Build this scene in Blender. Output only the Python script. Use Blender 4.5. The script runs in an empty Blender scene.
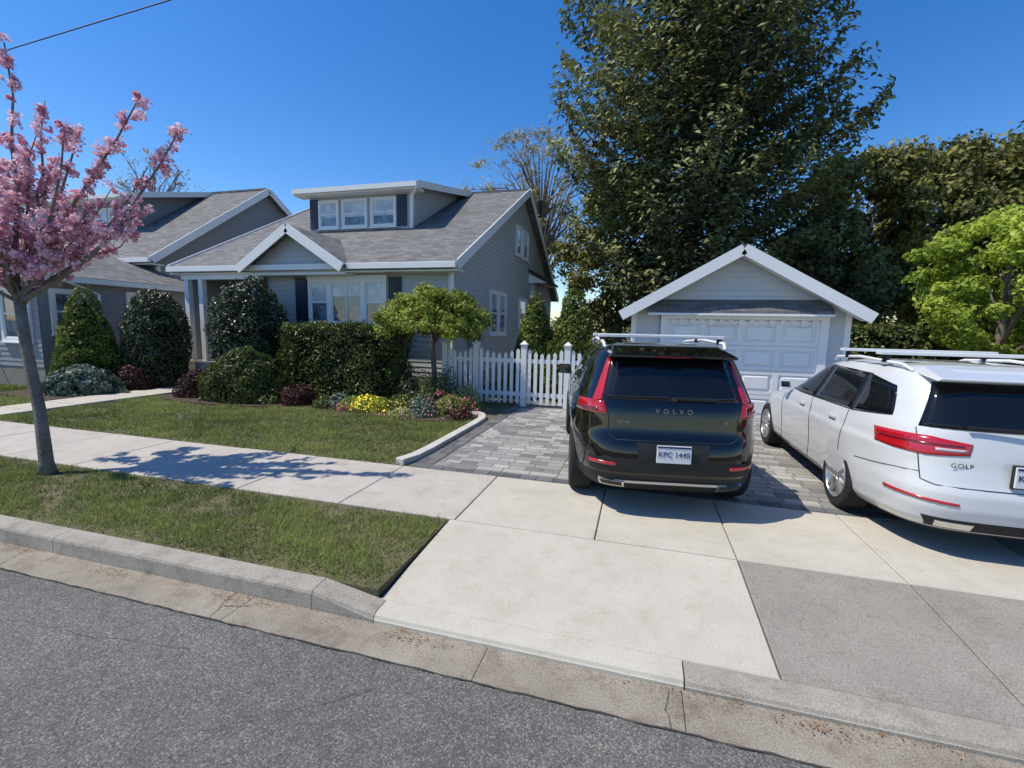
import bpy, math, random
import numpy as np
import bmesh
from mathutils import Vector, Matrix
random.seed(3); RNG=np.random.default_rng(7)
scn=bpy.context.scene
# ------------------------------------------------------------------ materials
def new_mat(name):
    m=bpy.data.materials.new(name); m.use_nodes=True
    nt=m.node_tree; b=nt.nodes['Principled BSDF']
    return m,nt,b
def N(nt,t,**k):
    n=nt.nodes.new(t)
    for a,v in k.items(): setattr(n,a,v)
    return n
def mat(name,col,rough=0.6,metal=0.0,coat=0.0,spec=0.5):
    m,nt,b=new_mat(name)
    b.inputs['Base Color'].default_value=(*col,1); b.inputs['Roughness'].default_value=rough
    b.inputs['Metallic'].default_value=metal; b.inputs['Coat Weight'].default_value=coat
    b.inputs['Coat Roughness'].default_value=0.02
    b.inputs['Specular IOR Level'].default_value=spec
    return m
def ramp(nt,fac,stops):
    r=N(nt,'ShaderNodeValToRGB'); el=r.color_ramp.elements
    while len(el)<len(stops): el.new(0.5)
    for e,(p,c) in zip(el,stops): e.position=p; e.color=(*c,1)
    nt.links.new(fac,r.inputs[0]); return r.outputs[0]
def noise(nt,scale,detail=4,rough=0.6,vec=None,dist=0):
    n=N(nt,'ShaderNodeTexNoise'); n.inputs['Scale'].default_value=scale
    n.inputs['Detail'].default_value=detail; n.inputs['Roughness'].default_value=rough
    n.inputs['Distortion'].default_value=dist
    if vec is None:
        g=N(nt,'ShaderNodeNewGeometry'); vec=g.outputs['Position']
    nt.links.new(vec,n.inputs['Vector']); return n.outputs['Fac']
def mixc(nt,a,b,f,mode='MIX'):
    m=N(nt,'ShaderNodeMix',data_type='RGBA',blend_type=mode)
    for s,v in ((6,a),(7,b)):
        if isinstance(v,tuple): m.inputs[s].default_value=(*v,1)
        else: nt.links.new(v,m.inputs[s])
    if isinstance(f,(int,float)): m.inputs[0].default_value=f
    else: nt.links.new(f,m.inputs[0])
    return m.outputs[2]
def bump(nt,b,h,strength=0.3,dist=0.01):
    n=N(nt,'ShaderNodeBump'); n.inputs['Strength'].default_value=strength; n.inputs['Distance'].default_value=dist
    nt.links.new(h,n.inputs['Height']); nt.links.new(n.outputs[0],b.inputs['Normal'])
def noisy(name,c1,c2,scale,rough=0.85,fine=60,bstr=0.3,bdist=0.004,fineamt=0.25):
    m,nt,b=new_mat(name)
    col=ramp(nt,noise(nt,scale,6,0.65),[(0.3,c1),(0.7,c2)])
    f=noise(nt,fine,3,0.7)
    col=mixc(nt,col,ramp(nt,f,[(0.3,(0.45,)*3),(0.65,(1,)*3)]),fineamt*2,'MULTIPLY')
    nt.links.new(col,b.inputs['Base Color']); b.inputs['Roughness'].default_value=rough
    bump(nt,b,f,bstr,bdist); return m
M={}
def asphalt():
    m,nt,b=new_mat('asphalt')
    g=N(nt,'ShaderNodeNewGeometry')
    v=N(nt,'ShaderNodeTexVoronoi'); v.inputs['Scale'].default_value=150; nt.links.new(g.outputs['Position'],v.inputs['Vector'])
    sp=N(nt,'ShaderNodeSeparateColor'); nt.links.new(v.outputs['Color'],sp.inputs[0])
    base=ramp(nt,sp.outputs[0],[(0.0,(0.072,0.069,0.067)),(0.5,(0.12,0.116,0.111)),(0.85,(0.168,0.162,0.152)),(1.0,(0.28,0.27,0.25))])
    big=ramp(nt,noise(nt,0.9,5,0.6),[(0.3,(0.80,0.79,0.79)),(0.7,(1.12,1.1,1.07))])
    c=mixc(nt,base,big,1.0,'MULTIPLY')
    c=mixc(nt,c,ramp(nt,noise(nt,9,6,0.7),[(0.35,(0.80,)*3),(0.6,(1.05,)*3)]),0.8,'MULTIPLY')
    nt.links.new(c,b.inputs['Base Color']); b.inputs['Roughness'].default_value=0.9
    inv=N(nt,'ShaderNodeMath',operation='SUBTRACT'); inv.inputs[0].default_value=1; nt.links.new(v.outputs['Distance'],inv.inputs[1])
    bump(nt,b,inv.outputs[0],0.4,0.004); return m
def concrete(name,c1,c2,stain=(0.6,0.57,0.5),agg=0.3):
    m,nt,b=new_mat(name)
    c=ramp(nt,noise(nt,1.6,6,0.7),[(0.3,c1),(0.7,c2)])
    f=noise(nt,120,2,0.8)
    c=mixc(nt,c,ramp(nt,f,[(0.35,(1-agg,)*3),(0.6,(1,)*3)]),1.0,'MULTIPLY')
    st=ramp(nt,noise(nt,5,8,0.75),[(0.5,(1,)*3),(0.75,stain)])
    c=mixc(nt,c,st,0.9,'MULTIPLY')
    sp=ramp(nt,noise(nt,22,4,0.8),[(0.66,(1,)*3),(0.74,(0.72,0.68,0.6))])
    c=mixc(nt,c,sp,0.6,'MULTIPLY')
    nt.links.new(c,b.inputs['Base Color']); b.inputs['Roughness'].default_value=0.9
    bump(nt,b,f,0.25,0.002); return m
def bricks(name,c1,c2,mort,bw,bh,ms,vecmode,slope=1.0,bstr=0.5,off=0.5,big=(0.75,1.15)):
    m,nt,b=new_mat(name)
    g=N(nt,'ShaderNodeNewGeometry'); s=N(nt,'ShaderNodeSeparateXYZ'); nt.links.new(g.outputs['Position'],s.inputs[0])
    cb=N(nt,'ShaderNodeCombineXYZ')
    def mul(o,k):
        n=N(nt,'ShaderNodeMath',operation='MULTIPLY'); n.inputs[1].default_value=k; nt.links.new(o,n.inputs[0]); return n.outputs[0]
    if vecmode=='xy': nt.links.new(s.outputs[0],cb.inputs[0]); nt.links.new(s.outputs[1],cb.inputs[1])
    if vecmode=='xz': nt.links.new(s.outputs[0],cb.inputs[0]); nt.links.new(mul(s.outputs[2],slope),cb.inputs[1])
    if vecmode=='yz': nt.links.new(s.outputs[1],cb.inputs[0]); nt.links.new(mul(s.outputs[2],slope),cb.inputs[1])
    t=N(nt,'ShaderNodeTexBrick'); t.inputs['Scale'].default_value=1
    t.inputs['Brick Width'].default_value=bw; t.inputs['Row Height'].default_value=bh
    t.inputs['Mortar Size'].default_value=ms; t.inputs['Mortar Smooth'].default_value=0.2; t.inputs['Bias'].default_value=0
    t.offset=off; t.squash=1.6 if vecmode=='xy' else 1; t.squash_frequency=2
    t.inputs['Color1'].default_value=(*c1,1); t.inputs['Color2'].default_value=(*c2,1); t.inputs['Mortar'].default_value=(*mort,1)
    nt.links.new(cb.outputs[0],t.inputs['Vector'])
    c=mixc(nt,t.outputs['Color'],ramp(nt,noise(nt,2.2,6,0.7),[(0.3,(big[0],)*3),(0.7,(big[1],)*3)]),1.0,'MULTIPLY')
    c=mixc(nt,c,ramp(nt,noise(nt,70,3,0.8),[(0.3,(0.6,)*3),(0.65,(1.1,)*3)]),0.8,'MULTIPLY')
    nt.links.new(c,b.inputs['Base Color']); b.inputs['Roughness'].default_value=0.88
    inv=N(nt,'ShaderNodeMath',operation='SUBTRACT'); inv.inputs[0].default_value=1; nt.links.new(t.outputs['Fac'],inv.inputs[1])
    bump(nt,b,inv.outputs[0],bstr,0.006); return m
def leafmat(name,dark,light,trans=0.35,rough=0.55,patch=1.2):
    m,nt,b=new_mat(name)
    a=N(nt,'ShaderNodeAttribute',attribute_name='tint')
    n=noise(nt,patch,2)
    mx=N(nt,'ShaderNodeMath',operation='MULTIPLY_ADD'); nt.links.new(n,mx.inputs[0]); mx.inputs[1].default_value=0.9
    sb=N(nt,'ShaderNodeMath',operation='SUBTRACT'); nt.links.new(a.outputs['Fac'],sb.inputs[0]); sb.inputs[1].default_value=0.45
    nt.links.new(sb.outputs[0],mx.inputs[2])
    c=ramp(nt,mx.outputs[0],[(0.1,dark),(0.9,light)])
    nt.links.new(c,b.inputs['Base Color']); b.inputs['Roughness'].default_value=rough; b.inputs['Specular IOR Level'].default_value=0.3
    out=nt.nodes['Material Output']
    if trans>0.12:
        tr=N(nt,'ShaderNodeBsdfTranslucent'); nt.links.new(c,tr.inputs[0])
        ms=N(nt,'ShaderNodeMixShader'); ms.inputs[0].default_value=trans
        nt.links.new(b.outputs[0],ms.inputs[1]); nt.links.new(tr.outputs[0],ms.inputs[2]); nt.links.new(ms.outputs[0],out.inputs[0])
    return m
M['asphalt']=asphalt()
M['conc_new']=concrete('concrete_new',(0.45,0.42,0.35),(0.54,0.505,0.43),stain=(0.84,0.80,0.72),agg=0.17)
M['conc_walk']=concrete('concrete_walk',(0.42,0.38,0.33),(0.52,0.475,0.42),stain=(0.74,0.71,0.65),agg=0.2)
M['conc_old']=concrete('concrete_old',(0.27,0.25,0.215),(0.35,0.325,0.28),stain=(0.72,0.69,0.65),agg=0.45)
M['conc_gut']=concrete('concrete_gutter',(0.26,0.225,0.178),(0.39,0.345,0.28),stain=(0.45,0.4,0.33),agg=0.5)
M['conc_curb']=concrete('concrete_curb',(0.31,0.28,0.235),(0.43,0.395,0.335),stain=(0.5,0.46,0.4),agg=0.4)
M['joint']=mat('joint',(0.06,0.05,0.038),0.95)
M['crack']=mat('crack_fill',(0.075,0.068,0.058),0.95)
M['paver']=bricks('pavers',(0.18,0.178,0.178),(0.45,0.435,0.41),(0.13,0.12,0.10),0.21,0.14,0.007,'xy',big=(0.8,1.1))
M['paver_dark']=bricks('pavers_dark',(0.10,0.10,0.105),(0.17,0.17,0.175),(0.05,0.05,0.05),0.12,0.24,0.006,'xy')
M['shingle']=bricks('roof_shingles',(0.12,0.12,0.121),(0.21,0.209,0.21),(0.055,0.055,0.057),0.26,0.13,0.005,'xz',slope=2.2,big=(0.85,1.1))
M['shingle_y']=bricks('roof_shingles_y',(0.12,0.12,0.121),(0.21,0.209,0.21),(0.055,0.055,0.057),0.26,0.13,0.005,'yz',slope=2.0,big=(0.85,1.1))
M['siding']=noisy('siding_grey',(0.43,0.44,0.44),(0.48,0.49,0.49),0.8,0.6,40,0.05,0.001,0.06)
M['siding_l']=noisy('siding_light',(0.54,0.55,0.55),(0.59,0.60,0.60),0.8,0.6,40,0.05,0.001,0.06)
M['siding_d']=noisy('siding_dark',(0.225,0.23,0.245),(0.265,0.27,0.285),0.8,0.6,40,0.05,0.001,0.06)
M['white']=noisy('white_trim',(0.78,0.775,0.76),(0.83,0.825,0.81),1.5,0.45,50,0.05,0.001,0.05)
M['navy']=mat('shutter_navy',(0.014,0.02,0.038),0.5)
M['black']=mat('matte_black',(0.015,0.015,0.016),0.6)
def glassmat(name,c,r):
    m,nt,b=new_mat(name)
    cc=ramp(nt,noise(nt,2.5,3),[(0.4,c),(0.62,tuple(x*3.0 for x in c))])  # lighter noise blotches in the base colour stand in for window reflections
    nt.links.new(cc,b.inputs['Base Color']); b.inputs['Roughness'].default_value=r; b.inputs['Specular IOR Level'].default_value=1.0
    return m
M['glass']=glassmat('window_glass',(0.06,0.08,0.105),0.04)
def blindmat():
    m,nt,b=new_mat('blind')
    g=N(nt,'ShaderNodeNewGeometry'); s=N(nt,'ShaderNodeSeparateXYZ'); nt.links.new(g.outputs['Position'],s.inputs[0])
    c=ramp(nt,noise(nt,4,3),[(0.35,(0.36,0.39,0.43)),(0.65,(0.62,0.64,0.66))])
    nt.links.new(c,b.inputs['Base Color']); b.inputs['Roughness'].default_value=0.35; b.inputs['Coat Weight'].default_value=1.0
    return m
M['blind']=blindmat()
M['cglass']=mat('car_glass',(0.006,0.007,0.008),0.03,spec=0.5)
M['wood']=noisy('bark',(0.10,0.08,0.065),(0.20,0.165,0.135),6,0.9,40,0.9,0.02,0.3)
M['wood2']=noisy('bark_grey',(0.15,0.125,0.10),(0.29,0.25,0.205),5,0.9,40,0.9,0.02,0.3)
M['mulch']=noisy('mulch',(0.05,0.033,0.022),(0.13,0.088,0.055),9,0.95,45,0.9,0.02,0.4)
M['soil']=noisy('lawn_soil',(0.085,0.085,0.036),(0.18,0.15,0.08),3,0.95,50,0.8,0.01,0.3)
M['land']=noisy('land',(0.04,0.06,0.02),(0.08,0.10,0.035),0.3,0.95,5,0.3,0.02,0.2)
M['grass']=leafmat('grass_blades',(0.080,0.122,0.026),(0.36,0.40,0.13),0.4,0.6,2.2)
M['holly']=leafmat('leaf_holly',(0.018,0.028,0.014),(0.085,0.105,0.045),0.1,0.35)
M['box']=leafmat('leaf_boxwood',(0.026,0.044,0.013),(0.155,0.185,0.05),0.2,0.4)
M['arb']=leafmat('leaf_arborvitae',(0.05,0.08,0.015),(0.24,0.28,0.055),0.2)
M['jun']=leafmat('leaf_juniper',(0.07,0.10,0.075),(0.22,0.27,0.20),0.1)
M['maroon']=leafmat('leaf_maroon',(0.04,0.014,0.012),(0.14,0.05,0.04),0.1)
M['umb']=leafmat('leaf_umbrella',(0.11,0.155,0.02),(0.40,0.46,0.09),0.4)
M['maple']=leafmat('leaf_maple',(0.19,0.28,0.03),(0.50,0.60,0.10),0.45)
M['conif']=leafmat('leaf_conifer',(0.035,0.055,0.03),(0.33,0.35,0.13),0.15,0.6,0.6)
M['olive']=leafmat('leaf_olive',(0.055,0.07,0.02),(0.30,0.29,0.085),0.25,0.55,0.4)
M['bud']=leafmat('leaf_bud',(0.26,0.23,0.11),(0.50,0.45,0.24),0.3,0.6,0.5)
M['far']=leafmat('leaf_far',(0.045,0.06,0.022),(0.20,0.21,0.07),0.1,0.6,0.3)
M['pink']=leafmat('petal_pink',(0.68,0.32,0.42),(0.96,0.72,0.78),0.35,0.6,3)
M['yellow']=leafmat('petal_yellow',(0.80,0.60,0.02),(0.90,0.75,0.06),0.1)
M['redfl']=leafmat('petal_red',(0.45,0.03,0.10),(0.80,0.25,0.35),0.1)
M['litter']=leafmat('leaf_litter',(0.16,0.08,0.035),(0.36,0.22,0.11),0.1,0.8,5)
M['edging']=noisy('edging_stone',(0.46,0.445,0.41),(0.57,0.555,0.51),4,0.85,60,0.3,0.003,0.15)
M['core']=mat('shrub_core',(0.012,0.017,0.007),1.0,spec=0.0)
# ------------------------------------------------------------------ mesh helpers
class MB:
    def __init__(s): s.v=[];s.f=[];s.m=[];s.mats=[]
    def mi(s,k):
        if k not in s.mats: s.mats.append(k)
        return s.mats.index(k)
    def add(s,vs,fs,k):
        o=len(s.v); s.v+= [tuple(v) for v in vs]; i=s.mi(k)
        for f in fs: s.f.append(tuple(o+a for a in f)); s.m.append(i)
    def box(s,a,b,k):
        x0,y0,z0=a;x1,y1,z1=b
        s.add([(x0,y0,z0),(x1,y0,z0),(x1,y1,z0),(x0,y1,z0),(x0,y0,z1),(x1,y0,z1),(x1,y1,z1),(x0,y1,z1)],
          [(0,3,2,1),(4,5,6,7),(0,1,5,4),(1,2,6,5),(2,3,7,6),(3,0,4,7)],k)
    def prism(s,poly,off,k):
        n=len(poly); off=Vector(off); a=[Vector(p) for p in poly]; b=[p+off for p in a]
        fs=[tuple(range(n)),tuple(range(2*n-1,n-1,-1))]+[(i,i+n,(i+1)%n+n,(i+1)%n) for i in range(n)]
        s.add(a+b,fs,k)
    def obox(s,O,U,Nn,u0,u1,z0,z1,n0,n1,k):
        O=Vector(O);U=Vector(U);Nn=Vector(Nn);Z=Vector((0,0,1))
        P=[O+U*u+Nn*n+Z*z for z in(z0,z1) for n in(n0,n1) for u in(u0,u1)]
        s.add(P,[(0,1,3,2),(4,6,7,5),(0,4,5,1),(1,5,7,3),(3,7,6,2),(2,6,4,0)],k)
    def bar(s,a,b,w,h,k,up=(0,0,1)):
        a=Vector(a);b=Vector(b);d=(b-a).normalized();r=d.cross(Vector(up)).normalized();u=r.cross(d)
        P=[p+r*i*w/2+u*j*h/2 for p in(a,b) for i,j in((-1,-1),(1,-1),(1,1),(-1,1))]
        s.add(P,[(3,2,1,0),(4,5,6,7),(0,1,5,4),(1,2,6,5),(2,3,7,6),(3,0,4,7)],k)
    def tube(s,pts,rad,k,seg=7):
        pts=[Vector(p) for p in pts]; n=len(pts); vs=[];fs=[]
        for i,p in enumerate(pts):
            d=(pts[min(i+1,n-1)]-pts[max(i-1,0)]).normalized()
            r=d.orthogonal().normalized() if i==0 else (r-d*r.dot(d)).normalized()
            u=d.cross(r)
            for j in range(seg):
                a=2*math.pi*j/seg; vs.append(p+(r*math.cos(a)+u*math.sin(a))*rad[i])
        for i in range(n-1):
            for j in range(seg):
                fs.append((i*seg+j,i*seg+(j+1)%seg,(i+1)*seg+(j+1)%seg,(i+1)*seg+j))
        fs.append(tuple(range(seg-1,-1,-1))); fs.append(tuple((n-1)*seg+j for j in range(seg)))
        s.add(vs,fs,k)
    def clap(s,O,U,Nn,uL,uR,z0,z1,k,step=0.125,proud=0.016):
        O=Vector(O);U=Vector(U);Nn=Vector(Nn);Z=Vector((0,0,1)); z=z0
        while z<z1-1e-4:
            t=min(z+step,z1); a,b,c,d=uL(z),uR(z),uR(t),uL(t)
            if b-a>0.005:
                if d>c: c=d=(c+d)/2
                P=[O+U*a+Nn*proud+Z*z,O+U*b+Nn*proud+Z*z,O+U*c+Z*t+Nn*.001,O+U*d+Z*t+Nn*.001,O+U*a+Z*z,O+U*b+Z*z]
                s.add(P,[(0,1,2,3),(4,5,1,0)],k)
            z=t
    def obj(s,name,parent=None,smooth=False,bevel=0,loc=None):
        me=bpy.data.meshes.new(name); me.from_pydata(s.v,[],s.f)
        for k in s.mats: me.materials.append(M[k])
        me.polygons.foreach_set('material_index',s.m); me.update()
        if smooth: me.shade_smooth()
        o=bpy.data.objects.new(name,me); scn.collection.objects.link(o)
        if parent: o.parent=parent
        if loc: o.location=loc
        if bevel:
            b=o.modifiers.new('bevel','BEVEL'); b.width=bevel; b.segments=2; b.limit_method='ANGLE'
        return o
def empty(name,loc=(0,0,0),rz=0):
    e=bpy.data.objects.new(name,None); scn.collection.objects.link(e); e.location=loc; e.rotation_euler=(0,0,rz); e.empty_display_size=.3; return e
def poly_obj(name,V,nper,tint,matk,parent):
    n=len(V)//nper
    me=bpy.data.meshes.new(name); me.vertices.add(nper*n); me.vertices.foreach_set('co',V.astype(np.float32).ravel())
    me.loops.add(nper*n); me.loops.foreach_set('vertex_index',np.arange(nper*n,dtype=np.int32))
    me.polygons.add(n); me.polygons.foreach_set('loop_start',np.arange(0,nper*n,nper,dtype=np.int32)); me.polygons.foreach_set('loop_total',np.full(n,nper,dtype=np.int32))
    at=me.attributes.new('tint','FLOAT','POINT'); at.data.foreach_set('value',np.repeat(tint,nper).astype(np.float32))
    me.materials.append(M[matk]); me.update(calc_edges=True); me.validate()
    o=bpy.data.objects.new(name,me); scn.collection.objects.link(o)
    if parent: o.parent=parent
    return o
def quads(name,C,Nm,size,aspect,tint,matk,parent=None):
    Nm=Nm/np.maximum(np.linalg.norm(Nm,axis=1,keepdims=True),1e-6)
    r=RNG.normal(size=(len(C),3)); T=np.cross(Nm,r); T/=np.maximum(np.linalg.norm(T,axis=1,keepdims=True),1e-6)
    B=np.cross(Nm,T); s=size[:,None]; fold=Nm*s*0.18
    V=np.stack([C-T*s, C-B*s*aspect+fold, C+T*s, C+B*s*aspect+fold],1).reshape(-1,3)
    return poly_obj(name,V,4,tint,matk,parent)
def clumps(centers,radii,nleaf,size,flat=0.75,hollow=0.55,tintamt=0.35):
    cs=np.asarray(centers,float); rs=np.asarray(radii,float); n=len(cs)
    idx=np.repeat(np.arange(n),nleaf)
    d=RNG.normal(size=(len(idx),3)); d/=np.linalg.norm(d,axis=1,keepdims=True)
    rr=(hollow+(1-hollow)*RNG.random(len(idx)))*(1+RNG.normal(size=len(idx))*0.12)
    off=d*rr[:,None]*rs[idx][:,None]; off[:,2]*=flat
    C=cs[idx]+off
    Nm=d+RNG.normal(size=d.shape)*0.7+np.array([0,0,0.35])
    ct=RNG.random(n); t=0.5+ (ct[idx]-0.5)*2*tintamt+RNG.normal(size=len(idx))*0.15+d[:,2]*0.12
    S=size*(0.7+0.6*RNG.random(len(idx)))
    return C,Nm,S,t
# ------------------------------------------------------------------ camera
f=455;yaw,pit,ro=map(math.radians,(15.5,7.0,1.2)); H=1.7
F=Vector((-math.sin(yaw)*math.cos(pit),math.cos(yaw)*math.cos(pit),-math.sin(pit)))
R0=Vector((math.cos(yaw),math.sin(yaw),0)); U0=R0.cross(F)
Rr=R0*math.cos(ro)+U0*math.sin(ro); Uu=-R0*math.sin(ro)+U0*math.cos(ro)
cd=bpy.data.cameras.new('camera'); cam=bpy.data.objects.new('camera',cd); scn.collection.objects.link(cam)
mw=Matrix((Rr,Uu,-F)).transposed().to_4x4(); mw.translation=(0,0,H); cam.matrix_world=mw
cd.sensor_width=36; cd.lens=f/1024*36; cd.clip_end=2000; cd.clip_start=0.05; scn.camera=cam
# ------------------------------------------------------------------ light
sd=Vector((-0.48,-0.20,0.86)).normalized(); el=math.asin(sd.z)
w=bpy.data.worlds.new('World'); scn.world=w; w.use_nodes=True; nt=w.node_tree
sky=nt.nodes.new('ShaderNodeTexSky'); sky.sky_type='NISHITA'; sky.sun_disc=False
sky.sun_elevation=el; sky.sun_rotation=math.atan2(sd.x,sd.y); sky.altitude=0; sky.air_density=1.0; sky.dust_density=0.3; sky.ozone_density=2.5
hs_=nt.nodes.new('ShaderNodeHueSaturation'); hs_.inputs['Hue'].default_value=0.508; hs_.inputs['Saturation'].default_value=1.38; hs_.inputs['Value'].default_value=1.35
bg=nt.nodes['Background']; nt.links.new(sky.outputs[0],hs_.inputs['Color']); nt.links.new(hs_.outputs[0],bg.inputs[0]); bg.inputs[1].default_value=0.13
sl=bpy.data.lights.new('sun','SUN'); sl.energy=5.0; sl.angle=math.radians(0.5); sl.color=(1,0.93,0.79)
so=bpy.data.objects.new('sun',sl); scn.collection.objects.link(so); so.rotation_euler=sd.to_track_quat('Z','Y').to_euler()
scn.view_settings.view_transform='Standard'; scn.view_settings.look='None'; scn.view_settings.exposure=0
# ------------------------------------------------------------------ ground
ZR=-0.13
g=MB(); g.add([(-500,-400,-.2),(500,-400,-.2),(500,800,-.2),(-500,800,-.2)],[(0,1,2,3)],'land'); g.obj('ground')
g=MB(); g.add([(-120,-9,ZR-.0),(120,-9,ZR),(120,2.03,ZR),(-120,2.03,ZR)],[(0,1,2,3)],'asphalt'); g.obj('road')
g=MB()
for x0,x1 in [(-60+2.4*i,-60+2.4*(i+1)) for i in range(24)]+[(-2.4,-.75),(-.75,.30),(.30,2.4)]+[(2.4*i,2.4*(i+1)) for i in range(1,25)]:
    x0+=.002;x1-=.002
    g.add([(x0,2.03,ZR+.006),(x1,2.03,ZR+.006),(x1,2.30,ZR+.002),(x0,2.30,ZR+.002),(x0,2.03,ZR-.1),(x1,2.03,ZR-.1)],[(0,1,2,3),(4,5,1,0)],'conc_gut')
g.obj('gutter')
g=MB(); g.box((-60,2.0,-.19),(60,2.4,ZR-.01),'joint'); g.obj('gutter_base')
g=MB()
def curbseg(x0,x1,h0,h1,k):
    def sec(x,h):
        return [(x,2.292,ZR-.1),(x,2.297,ZR+.02),(x,2.304,h-.028),(x,2.312,h-.012),(x,2.326,h-.003),(x,2.35,h),(x,2.45,h+.004),(x,2.45,ZR-.1)]
    a=sec(x0,h0);b=sec(x1,h1);n=8
    g.add(a+b,[tuple((i,i+n,(i+1)%n+n,(i+1)%n))[::-1] for i in range(n)]+[tuple(range(n)),tuple(range(2*n-1,n-1,-1))],k)
x=-1.95
while x>-60: curbseg(x-2.4+.006,x,0.0,0.0,'conc_curb'); x-=2.4
curbseg(-1.945,-1.50,0.0,-.075,'conc_curb')
curbseg(-1.494,.31,-.075,-.075,'conc_new'); curbseg(.318,2.6,-.078,-.078,'conc_curb'); curbseg(2.606,4.9,-.078,-.078,'conc_curb'); curbseg(4.91,5.4,-.078,0,'conc_curb')
x=5.41
while x<60: curbseg(x,x+2.394,0,0,'conc_curb'); x+=2.4
g.obj('curb')
def sheet(name,x0,x1,y0,y1,z,k,depth=.15):
    g=MB(); g.box((x0,y0,z-depth),(x1,y1,z),k); return g.obj(name)
sheet('verge_soil',-60,-1.56,2.455,3.60,-.012,'soil'); sheet('verge_soil',5.0,60,2.455,3.60,-.012,'soil')
sheet('lot_soil',-60,60,4.88,90,-.015,'soil')
g=MB(); g.box((-60,3.60,-.2),(60,4.88,-.02),'joint'); g.box((-1.56,2.45,-.22),(5.0,3.6,-.10),'joint'); g.obj('sidewalk_base')
def slab(g,x0,x1,y0,y1,za,zb,k,gap=.005,th=.08):
    x0+=gap;x1-=gap;y0+=gap;y1-=gap
    dz=random.uniform(-.002,.002); c=.006
    za+=dz;zb+=dz
    P=[(x0,y0,za-th),(x1,y0,za-th),(x1,y1,zb-th),(x0,y1,zb-th),(x0,y0,za-c),(x1,y0,za-c),(x1,y1,zb-c),(x0,y1,zb-c),
       (x0+c,y0+c,za),(x1-c,y0+c,za),(x1-c,y1-c,zb),(x0+c,y1-c,zb)]
    g.add(P,[(0,1,5,4),(1,2,6,5),(2,3,7,6),(3,0,4,7),(4,5,9,8),(5,6,10,9),(6,7,11,10),(7,4,8,11),(8,9,10,11)],k)
g=MB()
xs=[-1.50]
while xs[-1]>-58: xs.append(xs[-1]-random.choice([1.2,1.2,1.22]))
for a,b in zip(xs[1:],xs[:-1]): slab(g,a,b,3.60,4.86,0,0,'conc_walk')
for a,b in ((-1.50,-.27),(-.27,.80),(.80,1.89),(1.89,3.0),(3.0,4.2)): slab(g,a,b,3.60,4.86,0,0,'conc_new' if a<2.5 else 'conc_old')
x=4.2
while x<58: slab(g,x,x+1.2,3.6,4.86,0,0,'conc_old'); x+=1.2
g.obj('sidewalk')
g=MB(); slab(g,-1.55,.80,2.45,3.60,-.072,0,'conc_new'); slab(g,.80,1.89,2.45,3.60,-.075,0,'conc_old'); slab(g,1.89,3.4,2.45,3.6,-.075,0,'conc_old'); slab(g,3.4,5.0,2.45,3.6,-.075,0,'conc_old'); g.obj('driveway_apron')
g=MB(); g.box((-2.62,4.87,-.2),(4.9,10.2,-.002),'paver'); g.obj('driveway')
g=MB(); g.box((-2.62,4.875,-.1),(-2.38,9.5,.003),'paver_dark'); g.box((-2.38,4.875,-.1),(4.9,5.0,.0025),'paver_dark'); g.obj('driveway_border')
g=MB()
pts=[(-2.80,4.93),(-2.72,5.2),(-2.70,5.6),(-2.70,6.1),(-2.70,6.7),(-2.70,7.3),(-2.72,7.8),(-2.85,8.15),(-3.15,8.4),(-3.5,8.5)]
for a,b in zip(pts[:-1],pts[1:]): g.bar((a[0],a[1],.01),(b[0],b[1],.01),.14,.11,'edging')
g.obj('driveway_edging',bevel=.012)
g=MB(); x0=-11.6
for i in range(6): slab(g,x0,x0+1.0,4.9+i*.68,4.9+(i+1)*.68,.03,.03,'conc_new',gap=.012)
g.obj('front_path')
def poly_sheet(name,pts,z,k):
    g=MB(); g.prism([(a,b,z) for a,b in pts],(0,0,-.1),k); return g.obj(name)
bedpts=[(-10.4,7.6),(-9.4,7.3),(-8.5,7.25),(-7.5,7.4),(-6.6,7.75),(-5.8,7.75),(-5.2,7.6),(-4.6,7.4),(-4.0,7.3),(-3.4,7.4),(-3.0,7.7),(-2.85,8.2),(-3.4,8.55),(-4.3,9.6),(-4.4,10.3),(-10.5,10.3)]
poly_sheet('garden_bed',bedpts,.02,'mulch')
poly_sheet('garden_bed',[(-13.9,6.6),(-11.75,6.4),(-11.7,9.2),(-13.9,9.2)],.02,'mulch')
g=MB()
rg=random.Random(4)
def crack(x,y,dx,dy,n,z,w=.004,k='crack',j=.012):
    P=[(x,y)]
    for i in range(n): P.append((P[-1][0]+dx*rg.uniform(.5,1.5)+rg.uniform(-j,j),P[-1][1]+dy*rg.uniform(.6,1.4)+rg.uniform(-j,j)))
    W=[w*rg.uniform(.35,1) for _ in P]; L=[];R=[]
    for i,p in enumerate(P):
        a=P[max(i-1,0)];b=P[min(i+1,len(P)-1)]; d=Vector((b[0]-a[0],b[1]-a[1])).normalized()
        L.append((p[0]-d.y*W[i],p[1]+d.x*W[i],z)); R.append((p[0]+d.y*W[i],p[1]-d.x*W[i],z))
    m=len(P); g.add(L+R,[(m+i,m+i+1,i+1,i) for i in range(m-1)],k)
crack(-2.55,2.29,.012,-.028,9,ZR+.011,.003); crack(-2.5,2.15,.03,.012,9,ZR+.011,.003); crack(.22,2.29,.004,-.028,9,ZR+.011,.003); crack(-4.6,2.29,.01,-.028,9,ZR+.011,.003); crack(2.1,2.29,-.01,-.028,9,ZR+.011,.003)
crack(-5,1.6,.05,.002,50,ZR+.004,.0014); crack(-1.2,1.85,-.04,-.024,14,ZR+.004,.0014); crack(-2.6,1.55,.03,-.03,12,ZR+.004,.0012)
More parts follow.
